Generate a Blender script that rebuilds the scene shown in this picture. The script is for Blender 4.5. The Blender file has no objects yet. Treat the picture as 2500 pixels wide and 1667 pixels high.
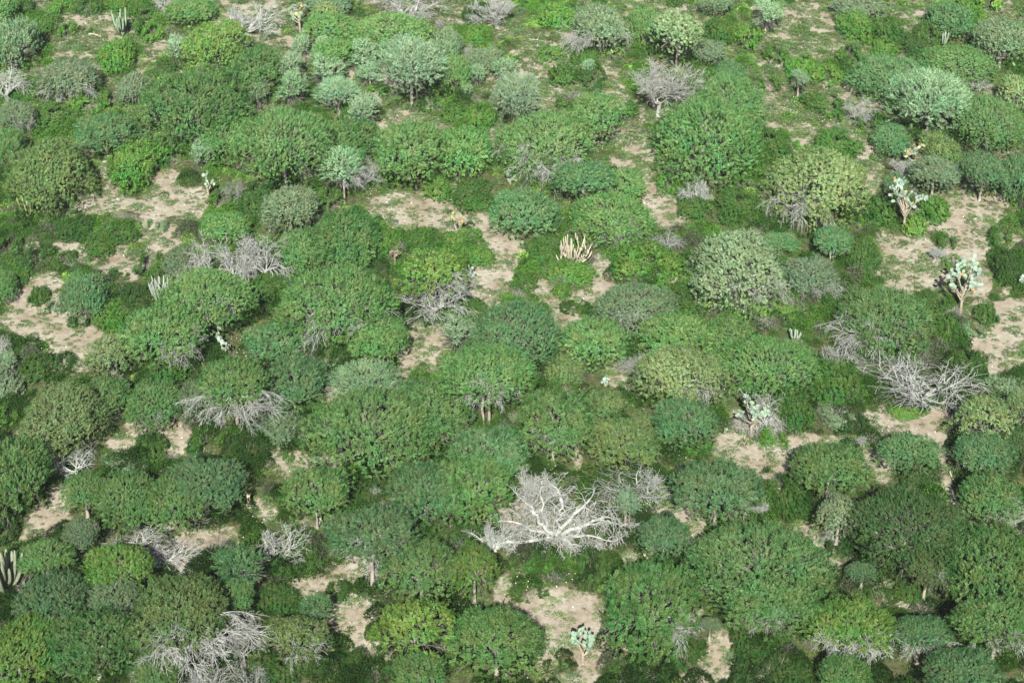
import bpy, math, random
import numpy as np
from mathutils import Vector, Matrix

random.seed(7)
RNG = np.random.default_rng(11)
R = math.radians
S = bpy.context.scene
COL = S.collection

# ------------------------------------------------------------------ camera, sky, sun, exposure
CAM_H, PITCH, TANH = 80.0, 33.0, 0.2645
cam_d = bpy.data.cameras.new('camera')
cam_d.sensor_width = 36.0
cam_d.lens = 18.0 / TANH
cam_d.clip_start = 1.0
cam_d.clip_end = 6000.0
cam = bpy.data.objects.new('camera', cam_d)
cam.location = (0, 0, CAM_H)
cam.rotation_euler = (R(90 - PITCH), 0, 0)
COL.objects.link(cam)
S.camera = cam

SUN_EL, SUN_AZ = 38.5, 2.0          # the sun stands behind the viewer, shadows run away from the camera
world = bpy.data.worlds.new('World')
S.world = world
world.use_nodes = True
wn = world.node_tree
sky = wn.nodes.new('ShaderNodeTexSky')
sky.sky_type = 'NISHITA'
sky.sun_disc = False
sky.sun_elevation = R(SUN_EL)
sky.sun_rotation = R(180 + SUN_AZ)
sky.altitude = 300
wn.links.new(sky.outputs[0], wn.nodes['Background'].inputs[0])
wn.nodes['Background'].inputs[1].default_value = 0.05
sun_d = bpy.data.lights.new('sun', 'SUN')
sun_d.energy = 5.0
sun_d.angle = R(0.55)
sun_d.color = (1.0, 0.972, 0.915)
sun = bpy.data.objects.new('sun', sun_d)
sun.rotation_euler = (R(90 - SUN_EL), 0, R(-SUN_AZ))
sun.location = (0, -100, 200)
COL.objects.link(sun)
S.view_settings.view_transform = 'Standard'
S.view_settings.look = 'None'
S.view_settings.gamma = 1.0
S.view_settings.use_curve_mapping = False
S.view_settings.exposure = 1.2
S.cycles.max_bounces = 6
S.cycles.diffuse_bounces = 3
S.cycles.transmission_bounces = 3
S.cycles.transparent_max_bounces = 4

CP, SP_ = math.cos(R(PITCH)), math.sin(R(PITCH))

def ground_at(px, py):
    """photograph position -> point on the ground, camera depth of it"""
    x = (px - 1250) / 1250 * TANH
    y = (833.5 - py) / 1250 * TANH
    dx, dy, dz = x, CP + y * SP_, -SP_ + y * CP
    t = CAM_H / -dz
    return dx * t, dy * t, t

def to_photo(X, Y):
    """ground point -> photograph position (vectorised)"""
    depth = Y * CP + CAM_H * SP_
    up = Y * SP_ - CAM_H * CP
    return 1250 + X / depth / TANH * 1250, 833.5 - up / depth / TANH * 1250

# ------------------------------------------------------------------ noise for laying things out
def _h(ix, iy, s):
    n = (ix * 374761393 + iy * 668265263 + s * 974711) & 0x7fffffff
    n = ((n ^ (n >> 13)) * 1274126177) & 0x7fffffff
    return ((n ^ (n >> 16)) & 0xffff) / 65535.0

def noise(x, y, s=0):
    x = np.asarray(x, float); y = np.asarray(y, float)
    ix = np.floor(x).astype(np.int64); iy = np.floor(y).astype(np.int64)
    fx = x - ix; fy = y - iy
    fx = fx * fx * (3 - 2 * fx); fy = fy * fy * (3 - 2 * fy)
    a = _h(ix, iy, s); b = _h(ix + 1, iy, s); c = _h(ix, iy + 1, s); d = _h(ix + 1, iy + 1, s)
    return (a * (1 - fx) + b * fx) * (1 - fy) + (c * (1 - fx) + d * fx) * fy

def fbm(x, y, s=0, o=4):
    t = 0; a = .5; n = 0
    for i in range(o):
        t = t + a * noise(x * 2 ** i, y * 2 ** i, s + i * 17); n += a; a *= .55
    return t / n

# bare sandy clearings: centre x, y and half width, half height in photograph pixels, 1 = bare, .5 = thin grass over sand
CLEAR = [(105,14,28,22,1),(170,50,30,14,1),(235,48,32,14,1),(228,75,22,16,1),(195,95,36,20,1),(165,118,40,18,.9),(190,140,62,14,.9),
(385,118,46,18,1),(345,160,42,24,.9),(672,30,18,34,.9),(697,110,28,26,1),(545,10,20,12,.8),(1000,296,95,18,.55),(960,305,48,32,1),(1012,262,60,26,.25),(1215,320,22,34,.9),(1200,350,30,14,.8),
(1570,12,62,17,1),(1375,106,28,30,1),(1290,130,45,16,.9),(1345,170,52,14,.9),(1330,210,40,40,1),(1325,250,32,24,1),(1290,175,32,24,.9),(1490,165,20,10,.8),(1500,208,26,18,.9),
(1548,340,44,18,.9),(1530,385,40,34,.9),(1575,400,36,30,.9),(1565,440,18,42,1),(1582,485,32,34,1),(1625,520,48,32,1),(1655,545,40,14,.9),(1860,215,22,10,.9),(1872,265,20,30,.8),(1880,300,16,26,.8),
(1985,50,80,55,.75),(2005,120,52,26,1),(1930,60,34,22,.9),(1930,110,30,40,.6),(2010,25,60,18,.7),(2225,42,44,24,.9),(2450,40,42,28,.9),(2425,140,46,14,.9),(1885,168,38,26,.9),(1900,240,40,60,.4),(1880,300,40,30,.8),(1955,330,30,40,.8),(2085,340,24,12,.9),(2118,385,26,24,1),(2100,355,30,16,.9),(2132,440,16,38,1),(2115,160,22,20,.8),(2075,300,18,20,.8),(1990,245,26,10,.6),
(2320,520,84,44,.95),(2370,590,66,55,1),(2200,600,80,36,.9),(2180,650,66,34,.7),(2250,690,88,30,.9),(2392,690,24,70,1),(2455,590,40,22,.8),(2455,785,66,60,1),(2440,870,72,50,1),(2370,520,70,60,.8),(2260,640,70,30,.45),
(265,500,100,26,.75),(420,495,80,38,.75),(380,570,40,60,.75),(310,640,66,34,.6),(175,605,58,16,.95),(95,604,40,9,.9),(215,632,34,18,.9),(415,440,34,22,1),(440,470,46,24,.9),(275,460,16,30,.9),(255,410,14,18,1),(470,495,50,28,.9),(400,580,40,40,.8),(320,665,20,20,.9),
(110,695,52,24,1),(60,752,62,50,1),(120,795,100,44,1),(195,835,74,42,1),(185,890,36,24,.9),(60,700,50,25,1),(140,740,60,25,.9),(250,850,30,30,.9),
(960,500,60,22,1),(1000,530,70,40,.95),(1090,500,100,32,1),(1180,545,34,44,.9),(1215,640,40,50,1),(1192,690,46,58,1),(1235,610,34,34,.9),(1190,730,40,30,1),(1040,545,80,26,.9),
(1470,672,22,44,1),(1452,712,38,28,1),(1315,702,42,16,.95),(1365,745,36,28,1),(1382,790,44,28,1),(1462,762,12,18,.9),(1340,690,20,20,.9),(1630,700,18,28,.9),(1650,690,26,12,.9),(1385,838,12,30,.9),
(1030,862,56,56,1),(1000,902,40,34,1),(975,790,30,14,.9),(1040,810,50,22,.9),(885,888,22,10,.9),(800,905,16,18,.9),(808,955,14,30,1),(745,832,16,14,.9),
(680,1128,24,26,1),(735,1135,26,30,1),(790,1128,46,16,.9),(428,1080,34,30,1),(440,1055,20,30,.8),(350,1052,22,16,.6),(300,1095,34,24,.8),(330,1040,24,22,.9),(505,905,28,24,.8),(525,1000,9,18,.9),(55,1065,40,12,.8),
(1372,950,12,22,1),(1388,980,14,22,1),(1412,1115,9,44,.9),(1500,925,22,30,.7),(1525,940,16,18,.8),(1785,1090,52,28,1),(1850,1108,64,32,1),(1885,1155,44,24,1),(1815,1030,34,26,.9),(1925,1120,40,22,1),(1800,1045,30,30,.7),(1960,1075,50,14,.8),
(2150,1020,52,18,.9),(2225,1045,78,28,.85),(2262,1095,40,28,.9),(2300,1100,30,52,1),(2140,1135,34,36,1),(2110,1120,14,30,.9),(2312,1150,20,26,.9),(2035,1080,44,12,.8),(2290,1010,26,24,.8),(2180,995,26,20,.7),(2310,1200,14,30,.9),
(120,1262,44,30,.8),(75,1310,34,12,1),(150,1215,22,30,.8),(480,1318,66,24,.8),(545,1310,40,18,.95),(440,1370,26,26,.8),(420,1290,30,16,.8),(640,1240,40,30,.6),(755,1280,40,20,.6),
(770,1435,52,22,1),(850,1405,28,20,.9),(862,1375,15,26,.8),(850,1495,56,42,1),(882,1545,42,48,1),(930,1598,24,14,.9),(935,1625,34,16,.8),(1232,1445,15,34,.95),(1238,1490,22,14,.95),(885,1350,16,20,.8),
(1345,1455,44,20,.9),(1400,1490,110,36,.95),(1340,1565,46,66,1),(1440,1600,36,70,1),(1420,1530,90,32,1),(1380,1664,70,14,1),(1540,1380,28,30,.7),(1680,1340,24,24,.7),(1265,1262,50,20,1),(1315,1290,34,24,.9),(1290,1240,40,16,.9),(1655,1245,52,14,1),(1705,1290,16,26,.9),(1660,1265,30,14,.6),(1690,1500,18,20,.9),(1535,1572,16,14,.9),(1755,1570,26,34,1),(1745,1615,42,44,1),(1725,1655,56,20,1),
(1960,1295,46,26,1),(1985,1325,30,18,.9),(2028,1372,16,18,1),(2052,1410,18,14,.9),(1625,1215,12,30,.8),(1600,1260,14,20,.7),(2345,1245,20,14,.8),(2160,1440,18,20,.6),(2215,1470,16,12,.6)]
_C = np.array(CLEAR, float)

def sandiness(X, Y):
    """0 = grown over, 1 = bare sand"""
    px, py = to_photo(X, Y)
    wob = fbm(X / 1.9, Y / 1.9, 3) - .5
    wob2 = fbm(X / .55, Y / .55, 9, 3) - .5
    out = np.zeros_like(px)
    inside = (px > -120) & (px < 2620) & (py > -80) & (py < 1760)
    idx = np.nonzero(inside)[0]
    p, q = px[idx], py[idx]
    best = np.zeros(len(idx))
    for cx, cy, rx, ry, m in CLEAR:
        rx, ry = rx * 1.12 + 3, ry * 1.18 + 3
        near = (np.abs(p - cx) < rx * 1.6) & (np.abs(q - cy) < ry * 1.6)
        if not near.any(): continue
        k = np.nonzero(near)[0]
        d = 1 - np.sqrt(((p[k] - cx) / rx) ** 2 + ((q[k] - cy) / ry) ** 2)
        v = np.clip((d + wob[idx][k] * 1.1 + wob2[idx][k] * .7 + .13) * 2.3, 0, 1) * (m if cy > 330 else m * .82)
        best[k] = np.maximum(best[k], v)
    op = np.clip((fbm(X[idx] / 4.5, Y[idx] / 4.5, 91, 4) - .47) * 4, 0, .62) * np.clip((Y[idx] - 140) / 30, 0, 1)
    out[idx] = np.maximum(best, op)
    far = ~inside
    out[far] = np.clip((fbm(X[far] / 7, Y[far] / 7, 21) - .58) * 7, 0, .9)
    return out

# ------------------------------------------------------------------ materials
def new_mat(name):
    m = bpy.data.materials.new(name); m.use_nodes = True
    nt = m.node_tree
    for n in list(nt.nodes): nt.nodes.remove(n)
    out = nt.nodes.new('ShaderNodeOutputMaterial')
    return m, nt, out

def N(nt, t, **kw):
    n = nt.nodes.new(t)
    for k, v in kw.items(): setattr(n, k, v)
    return n

def leaf_material(name, trans=.22):
    m, nt, out = new_mat(name)
    oi = N(nt, 'ShaderNodeObjectInfo')
    at = N(nt, 'ShaderNodeAttribute', attribute_name='tone')
    tc = N(nt, 'ShaderNodeTexCoord')
    no = N(nt, 'ShaderNodeTexNoise'); no.inputs['Scale'].default_value = .9; no.inputs['Detail'].default_value = 2
    nt.links.new(tc.outputs['Object'], no.inputs['Vector'])
    # hue drift: yellower and greyer sprays inside one crown
    hs = N(nt, 'ShaderNodeHueSaturation')
    mh = N(nt, 'ShaderNodeMapRange'); mh.inputs[1].default_value = .25; mh.inputs[2].default_value = .75; mh.inputs[3].default_value = .460; mh.inputs[4].default_value = .535
    nt.links.new(no.outputs['Fac'], mh.inputs[0]); nt.links.new(mh.outputs[0], hs.inputs['Hue'])
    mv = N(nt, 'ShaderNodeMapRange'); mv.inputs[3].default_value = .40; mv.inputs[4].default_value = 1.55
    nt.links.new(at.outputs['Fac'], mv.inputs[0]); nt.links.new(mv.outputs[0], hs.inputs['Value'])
    ms = N(nt, 'ShaderNodeMapRange'); ms.inputs[3].default_value = 1.12; ms.inputs[4].default_value = .88
    nt.links.new(at.outputs['Fac'], ms.inputs[0]); nt.links.new(ms.outputs[0], hs.inputs['Saturation'])
    nt.links.new(oi.outputs['Color'], hs.inputs['Color'])
    # dry, brownish leaves in patches
    nd = N(nt, 'ShaderNodeTexNoise'); nd.inputs['Scale'].default_value = 3.2; nd.inputs['Detail'].default_value = 3
    nt.links.new(tc.outputs['Object'], nd.inputs['Vector'])
    md = N(nt, 'ShaderNodeMapRange'); md.inputs[1].default_value = .56; md.inputs[2].default_value = .74; md.inputs[3].default_value = 0; md.inputs[4].default_value = .55
    nt.links.new(nd.outputs['Fac'], md.inputs[0])
    dm = N(nt, 'ShaderNodeMix', data_type='RGBA'); dm.inputs[7].default_value = (.135, .125, .065, 1)
    nt.links.new(md.outputs[0], dm.inputs[0]); nt.links.new(hs.outputs[0], dm.inputs[6])
    df = N(nt, 'ShaderNodeBsdfDiffuse'); tr = N(nt, 'ShaderNodeBsdfTranslucent'); mx = N(nt, 'ShaderNodeMixShader')
    mx.inputs[0].default_value = trans
    nt.links.new(dm.outputs[2], df.inputs[0]); nt.links.new(dm.outputs[2], tr.inputs[0])
    nt.links.new(df.outputs[0], mx.inputs[1]); nt.links.new(tr.outputs[0], mx.inputs[2])
    nt.links.new(mx.outputs[0], out.inputs[0])
    return m

def wood_material(name, dark, light, scale=3.0, use_obj=False):
    m, nt, out = new_mat(name)
    tc = N(nt, 'ShaderNodeTexCoord')
    no = N(nt, 'ShaderNodeTexNoise'); no.inputs['Scale'].default_value = scale; no.inputs['Detail'].default_value = 5
    nt.links.new(tc.outputs['Object'], no.inputs['Vector'])
    cr = N(nt, 'ShaderNodeValToRGB')
    cr.color_ramp.elements[0].position = .32; cr.color_ramp.elements[0].color = (*dark, 1)
    cr.color_ramp.elements[1].position = .66; cr.color_ramp.elements[1].color = (*light, 1)
    nt.links.new(no.outputs['Fac'], cr.inputs[0])
    bs = N(nt, 'ShaderNodeBsdfPrincipled'); bs.inputs['Roughness'].default_value = .9
    bs.inputs['Specular IOR Level'].default_value = .15
    src = cr.outputs[0]
    if use_obj:
        oi = N(nt, 'ShaderNodeObjectInfo')
        mm = N(nt, 'ShaderNodeMix', data_type='RGBA', blend_type='MULTIPLY'); mm.inputs[0].default_value = 1
        nt.links.new(cr.outputs[0], mm.inputs[6]); nt.links.new(oi.outputs['Color'], mm.inputs[7]); src = mm.outputs[2]
    nt.links.new(src, bs.inputs['Base Color'])
    bp = N(nt, 'ShaderNodeBump'); bp.inputs['Strength'].default_value = .5; bp.inputs['Distance'].default_value = .03
    n2 = N(nt, 'ShaderNodeTexNoise'); n2.inputs['Scale'].default_value = 18
    nt.links.new(tc.outputs['Object'], n2.inputs['Vector']); nt.links.new(n2.outputs['Fac'], bp.inputs['Height'])
    nt.links.new(bp.outputs[0], bs.inputs['Normal'])
    nt.links.new(bs.outputs[0], out.inputs[0])
    return m

M_LEAF = leaf_material('thorn_tree_leaf', .19)
M_BARK = wood_material('grey_brown_bark', (.17, .145, .115), (.36, .32, .26))
M_TWIG = wood_material('crown_twigs', (.10, .09, .072), (.24, .225, .19), 1.5)
M_DEAD = wood_material('bleached_dead_wood', (.23, .232, .205), (.43, .44, .40), 2.2, True)

def cactus_material(name):
    m, nt, out = new_mat(name)
    oi = N(nt, 'ShaderNodeObjectInfo')
    tc = N(nt, 'ShaderNodeTexCoord')
    no = N(nt, 'ShaderNodeTexNoise'); no.inputs['Scale'].default_value = 9; no.inputs['Detail'].default_value = 4
    nt.links.new(tc.outputs['Object'], no.inputs['Vector'])
    hs = N(nt, 'ShaderNodeHueSaturation')
    mv = N(nt, 'ShaderNodeMapRange'); mv.inputs[1].default_value = .3; mv.inputs[2].default_value = .7; mv.inputs[3].default_value = .72; mv.inputs[4].default_value = 1.2
    nt.links.new(no.outputs['Fac'], mv.inputs[0]); nt.links.new(mv.outputs[0], hs.inputs['Value'])
    nt.links.new(oi.outputs['Color'], hs.inputs['Color'])
    bs = N(nt, 'ShaderNodeBsdfPrincipled'); bs.inputs['Roughness'].default_value = .65; bs.inputs['Specular IOR Level'].default_value = .3
    nt.links.new(hs.outputs[0], bs.inputs['Base Color']); nt.links.new(bs.outputs[0], out.inputs[0])
    return m
M_CACT = cactus_material('waxy_cactus_skin')

# ------------------------------------------------------------------ mesh helpers
def mesh_np(name, V, F, mat, tone=None, smooth=False):
    """V (n,3); F list of (m,k) int arrays"""
    me = bpy.data.meshes.new(name)
    V = np.asarray(V, np.float32)
    me.vertices.add(len(V)); me.vertices.foreach_set('co', V.ravel())
    loops = np.concatenate([f.ravel() for f in F]); tot = np.concatenate([np.full(len(f), f.shape[1]) for f in F])
    start = np.concatenate([[0], np.cumsum(tot)[:-1]])
    me.loops.add(len(loops)); me.loops.foreach_set('vertex_index', loops.astype(np.int32))
    me.polygons.add(len(tot)); me.polygons.foreach_set('loop_start', start.astype(np.int32))
    if smooth: me.polygons.foreach_set('use_smooth', np.ones(len(tot), bool))
    if tone is not None:
        a = me.attributes.new('tone', 'FLOAT', 'POINT'); a.data.foreach_set('value', np.asarray(tone, np.float32))
    me.materials.append(mat)
    me.update(calc_edges=True)
    return me

def unit(v):
    return v / np.maximum(np.linalg.norm(v, axis=-1, keepdims=True), 1e-9)

class Tubes:
    def __init__(self): self.V = []; self.F3 = []; self.F = {}; self.n = 0
    def add(self, pts, rad, sides=4):
        pts = np.asarray(pts, float); rad = np.asarray(rad, float)
        k = len(pts)
        t = np.empty_like(pts); t[:-1] = pts[1:] - pts[:-1]; t[-1] = t[-2]
        t = unit(t)
        ref = np.where(np.abs(t[:, 2:3]) > .9, np.array([[1., 0, 0]]), np.array([[0, 0, 1.]]))
        u = unit(np.cross(t, ref)); w = np.cross(t, u)
        a = np.arange(sides) * 2 * math.pi / sides
        ring = (u[:, None, :] * np.cos(a)[None, :, None] + w[:, None, :] * np.sin(a)[None, :, None]) * rad[:, None, None] + pts[:, None, :]
        self.V.append(ring.reshape(-1, 3))
        i = np.arange(k - 1)[:, None] * sides; j = np.arange(sides)[None, :]; j2 = (j + 1) % sides
        f = np.stack([i + j, i + j2, i + sides + j2, i + sides + j], -1).reshape(-1, 4) + self.n
        self.F.setdefault(4, []).append(f)
        self.n += k * sides
    def mesh(self, name, mat):
        return mesh_np(name, np.concatenate(self.V), [np.concatenate(v) for v in self.F.values()], mat, smooth=True)
    def pts(self): return np.concatenate(self.V)

rr = random.uniform
def rvec(s): return np.array([rr(-s, s), rr(-s, s), rr(-s, s)])

def grow(T, p, d, L, r, lvl, P, depth=0):
    """one branch and its children; P: per-level lists"""
    n = 6 if depth < 2 else (4 if depth < 4 else 3)
    pts = [p]; rad = [r]; d = unit(d)
    up = P['up'][min(depth, len(P['up']) - 1)]; wig = P['wig'][min(depth, len(P['wig']) - 1)]
    end = P['taper']
    dirs = []
    for i in range(n):
        d = unit(d + rvec(wig) + np.array([0, 0, up]) * (1 + i * .3) / n)
        p = p + d * L / n
        pts.append(p); rad.append(max(r * (1 - (1 - end) * (i + 1) / n), P.get('rmin', .012))); dirs.append(d)
    T.add(pts, rad, 6 if depth == 0 else (5 if depth == 1 else 3))
    if lvl <= 0: return
    kids = P['kids'][min(depth, len(P['kids']) - 1)]
    for c in range(kids):
        f = (c + rr(.3, .9)) / kids * (1 - P['bare'][min(depth, len(P['bare']) - 1)]) + P['bare'][min(depth, len(P['bare']) - 1)]
        f = min(f, .999)
        i = int(f * n)
        q = pts[i] + (pts[i + 1] - pts[i]) * (f * n - i)
        dd = dirs[i]
        ang = R(rr(*P['ang']))
        side = unit(np.cross(dd, rvec(1)) + np.array([0, 0, 0.0]))
        side[2] *= P.get('flat', 1.0)
        nd = unit(dd * math.cos(ang) + unit(side) * math.sin(ang))
        rc = rad[i] * rr(.5, .75)
        grow(T, q, nd, L * rr(*P['len']), max(rc, P.get('rmin', .012)), lvl - 1, P, depth + 1)
    if P.get('cont', True):
        grow(T, pts[-1], dirs[-1] + rvec(.3), L * .6, rad[-1], lvl - 1, P, depth + 1)

# ------------------------------------------------------------------ crowns of leaf sprays
def make_lobes(Rr, b, n, seed, spread=.66, lr=(.30, .46), domed=.55):
    rg = np.random.default_rng(seed)
    L = []
    for i in range(n):
        a = i * 2.39996 + rg.uniform(-.5, .5)
        rad = math.sqrt((i + .4) / n) * spread * Rr * rg.uniform(.85, 1.12)
        lrad = Rr * rg.uniform(*lr)
        if rad + lrad > Rr * 1.02: lrad = max(Rr * 1.02 - rad, .22 * Rr)
        z = b * ((1 - (rad / Rr) ** 2) * (domed + .22) - .30) + rg.uniform(-.06, .06) * b
        L.append((math.cos(a) * rad, math.sin(a) * rad, z, lrad, min(b * rg.uniform(.38, .52), lrad)))
    return np.array(L)

def make_crown(name, Rr, b, nspray, k, Ls, leaf, seed, lobes=14, spread=.66, lr=(.30, .46), domed=.55,
               outward=.8, upz=.35, jitter=.45, wide=.7, under=-.35, hang=0.0, fill=.25, thin=1.0, dome=0.0):
    rg = np.random.default_rng(seed)
    LB = make_lobes(Rr, b, lobes, seed, spread, lr, domed)
    w = LB[:, 3] ** 2; w = w / w.sum()
    n = int(nspray * 1.9)
    li = rg.choice(len(LB), n, p=w)
    d = unit(rg.normal(size=(n, 3)))
    d[:, 2] = np.where(d[:, 2] < under, -d[:, 2], d[:, 2])
    depth = np.where(rg.random(n) < fill, rg.uniform(.35, .9, n), rg.uniform(.86, 1.04, n))
    # small tufts: sprays gather in knots, leaving dark gaps between them
    c = LB[li, :3]; rad = np.stack([LB[li, 3], LB[li, 3], LB[li, 4]], 1)
    p = c + d * rad * depth[:, None]
    q = np.min(np.where(np.arange(len(LB))[None] == li[:, None], 9, np.linalg.norm((p[:, None] - LB[None, :, :3]) / np.stack([LB[:, 3], LB[:, 3], LB[:, 4]], 1)[None], axis=2)), axis=1)
    keep = (q > .84) | (rg.random(n) < .12)
    hole = fbm(p[:, 0] * 1.1 + seed, p[:, 1] * 1.1 + p[:, 2] * .9, seed % 50, 2)
    keep &= hole > (.31 * thin)
    keep &= (p[:, 2] > .12 * b) | (rg.random(n) < .55 + .35 * p[:, 2] / b)
    p = p[keep][:nspray]; d = d[keep][:nspray]; li = li[keep][:nspray]
    if dome:                   # most sprays of an umbrella crown lie on one smooth, slightly dented roof
        m = len(p); on = rg.random(m) < dome
        a = rg.uniform(0, 6.2832, m); q = np.sqrt(rg.random(m)) ** .92
        edge = .74 + .38 * fbm(np.cos(a) * 2.3 + 9, np.sin(a) * 2.3 + seed, seed, 3)
        q2 = q * edge
        roof = np.sqrt(np.clip(1 - q ** 2, 0, 1))
        x_, y_ = np.cos(a) * q2 * Rr, np.sin(a) * q2 * Rr
        dent = .68 + .66 * fbm(x_ * .6 + seed, y_ * .6, seed + 3, 3)
        z_ = b * (roof * 1.28 - .34) * dent - rg.random(m) ** 2 * .28 * b
        pd = np.stack([x_, y_, z_], 1)
        nd_ = unit(np.stack([x_ / Rr ** 2, y_ / Rr ** 2, roof / b * .9 + .02], 1))
        p = np.where(on[:, None], pd, p); d = np.where(on[:, None], nd_ * rad[keep][:nspray], d)
    # pull towards knot centres
    cell = .31
    kc = np.floor(p / cell)
    kr = kc * cell + cell * (.5 + .35 * np.stack([_h(kc[:, 0].astype(np.int64) + 7 * j, (kc[:, 1] * 31 + kc[:, 2]).astype(np.int64), 5 + j) - .5 for j in range(3)], 1) * 2)
    p = p + (kr - p) * (.40 - .12 * (dome > 0))
    n = len(p)
    nrm = unit(d / rad[keep][:nspray])
    rxy = np.hypot(p[:, 0], p[:, 1]) / Rr
    out = np.zeros_like(p); out[:, :2] = unit(p[:, :2])
    ax = nrm * outward + out * .35 + np.array([0, 0, upz])[None] + rg.normal(size=(n, 3)) * jitter
    ax[:, 2] -= hang * rxy ** 2
    ax = unit(ax)
    sl = Ls * rg.uniform(.6, 1.25, n)
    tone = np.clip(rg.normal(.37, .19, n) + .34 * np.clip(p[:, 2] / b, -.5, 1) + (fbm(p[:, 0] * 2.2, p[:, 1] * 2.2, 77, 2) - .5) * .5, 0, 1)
    # leaves along the spray
    t = np.tile(np.linspace(0, 1, k), (n, 1)) + rg.uniform(-.05, .05, (n, k))
    base = p[:, None] + ax[:, None] * (t * sl[:, None])[..., None]
    ref = unit(np.cross(ax, nrm + rg.normal(size=(n, 3)) * .25))
    third = unit(np.cross(ax, ref))
    sg = np.where(np.arange(k) % 2 == 0, 1., -1.)[None, :, None]
    dirv = unit(ax[:, None] * (1 - wide) + ref[:, None] * sg * wide + third[:, None] * rg.uniform(-.7, .7, (n, k))[..., None] * wide + rg.normal(size=(n, k, 3)) * .18)
    ll = leaf[0] * rg.uniform(.6, 1.25, (n, k)) * (1.1 - .5 * t)
    # face the leaf blade roughly up and outwards
    wv = unit(np.cross(dirv, nrm[:, None] * .7 + np.array([0, 0, .8]) + rg.normal(size=(n, k, 3)) * .42))
    ww = leaf[1] * rg.uniform(.6, 1.2, (n, k))
    v0 = base - wv * (ww * .35)[..., None]
    v1 = base + dirv * (ll * .5)[..., None] + wv * (ww * .6)[..., None]
    v2 = base + dirv * ll[..., None]
    V = np.stack([v0, v1, v2], 2).reshape(-1, 3)
    F = np.arange(len(V)).reshape(-1, 3)
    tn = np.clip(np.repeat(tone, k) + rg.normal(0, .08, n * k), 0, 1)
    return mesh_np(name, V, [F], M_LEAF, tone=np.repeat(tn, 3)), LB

def make_branches(name, LB, Rr, b, trunk_r, seed, drop, kids=5, forks=True, mat=None):
    """limbs from the trunk head (0,0,-drop) to each lobe, forking below the leaves"""
    random.seed(seed)
    T = Tubes()
    base = np.array([0, 0, -drop])
    for x, y, z, lr, lz in LB:
        tgt = np.array([x, y, z])
        mid = base * .45 + tgt * .55 + np.array([rr(-.15, .15) * Rr * .5, rr(-.15, .15) * Rr * .5, -b * .12])
        pts = []
        for t in np.linspace(0, 1, 7):
            pts.append(base * (1 - t) ** 2 + mid * 2 * t * (1 - t) + tgt * t * t + (rvec(.05 * Rr) * t * (1 - t) * 2))
        T.add(pts, trunk_r * np.linspace(.5, .16, 7), 5)
        for c in range(kids):
            f = rr(.35, 1.0); i = min(int(f * 6), 5)
            st = pts[i]
            dv = unit(rvec(1) + np.array([0, 0, .5]))
            e = tgt + dv * np.array([lr, lr, lz]) * rr(.6, .98)
            m2 = st * .5 + e * .5 + rvec(.12 * Rr * .5)
            pp = [st * (1 - t) ** 2 + m2 * 2 * t * (1 - t) + e * t * t for t in np.linspace(0, 1, 5)]
            T.add(pp, trunk_r * np.linspace(.16, .045, 5), 3)
            if forks:
                for g in range(2):
                    s2 = pp[rr(0, 1) > .5 and 2 or 3]; e2 = s2 + unit(e - st + rvec(1.2)) * rr(.25, .5) * lr
                    T.add([s2, (s2 + e2) / 2 + rvec(.05), e2], np.array([.05, .04, .025]) * trunk_r, 3)
    for q in range(46):
        a = rr(0, 6.283); ra = Rr * rr(.35, .85)
        st = np.array([math.cos(a) * ra * .55, math.sin(a) * ra * .55, -b * rr(.0, .3)])
        e = np.array([math.cos(a + rr(-.25, .25)) * ra * 1.1, math.sin(a + rr(-.25, .25)) * ra * 1.1, -b * rr(.1, .45)])
        m_ = (st + e) / 2 + np.array([0, 0, b * rr(.02, .15)])
        pp = [st * (1 - t) ** 2 + m_ * 2 * t * (1 - t) + e * t * t for t in np.linspace(0, 1, 4)]
        T.add(pp, np.array([.02, .016, .012, .008]), 3)
        for g in range(3):
            e2 = pp[2] + unit(e - st + rvec(.9) * Rr * .4) * rr(.12, .2) * Rr
            T.add([pp[rr(0, 1) > .5 and 1 or 2], (pp[2] + e2) / 2 + rvec(.05), e2], np.array([.013, .010, .007]), 3)
    return T.mesh(name, mat or M_TWIG)

def make_trunk(name, seed, lean=.12, forks=1):
    """unit trunk: from z=0 to z=1, radius about 1 at the foot"""
    random.seed(seed)
    T = Tubes()
    for f in range(forks):
        a = rr(0, 6.3); off = np.array([math.cos(a), math.sin(a), 0]) * (0 if forks == 1 else .12)
        pts = []; p = off.copy()
        for i in range(8):
            t = i / 7
            pts.append(np.array([off[0] * (1 + 1.2 * math.sin(t * 3)) + rr(-lean, lean) * .25, off[1] + rr(-lean, lean) * .25, t * 1.02 - .02]))
        pts[-1][:2] *= .3
        T.add(pts, np.array([1.5, 1.1, .95, .9, .86, .82, .85, .9]) * (.1 if forks == 1 else .075), 7)
    return T.mesh(name, M_BARK)

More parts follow.
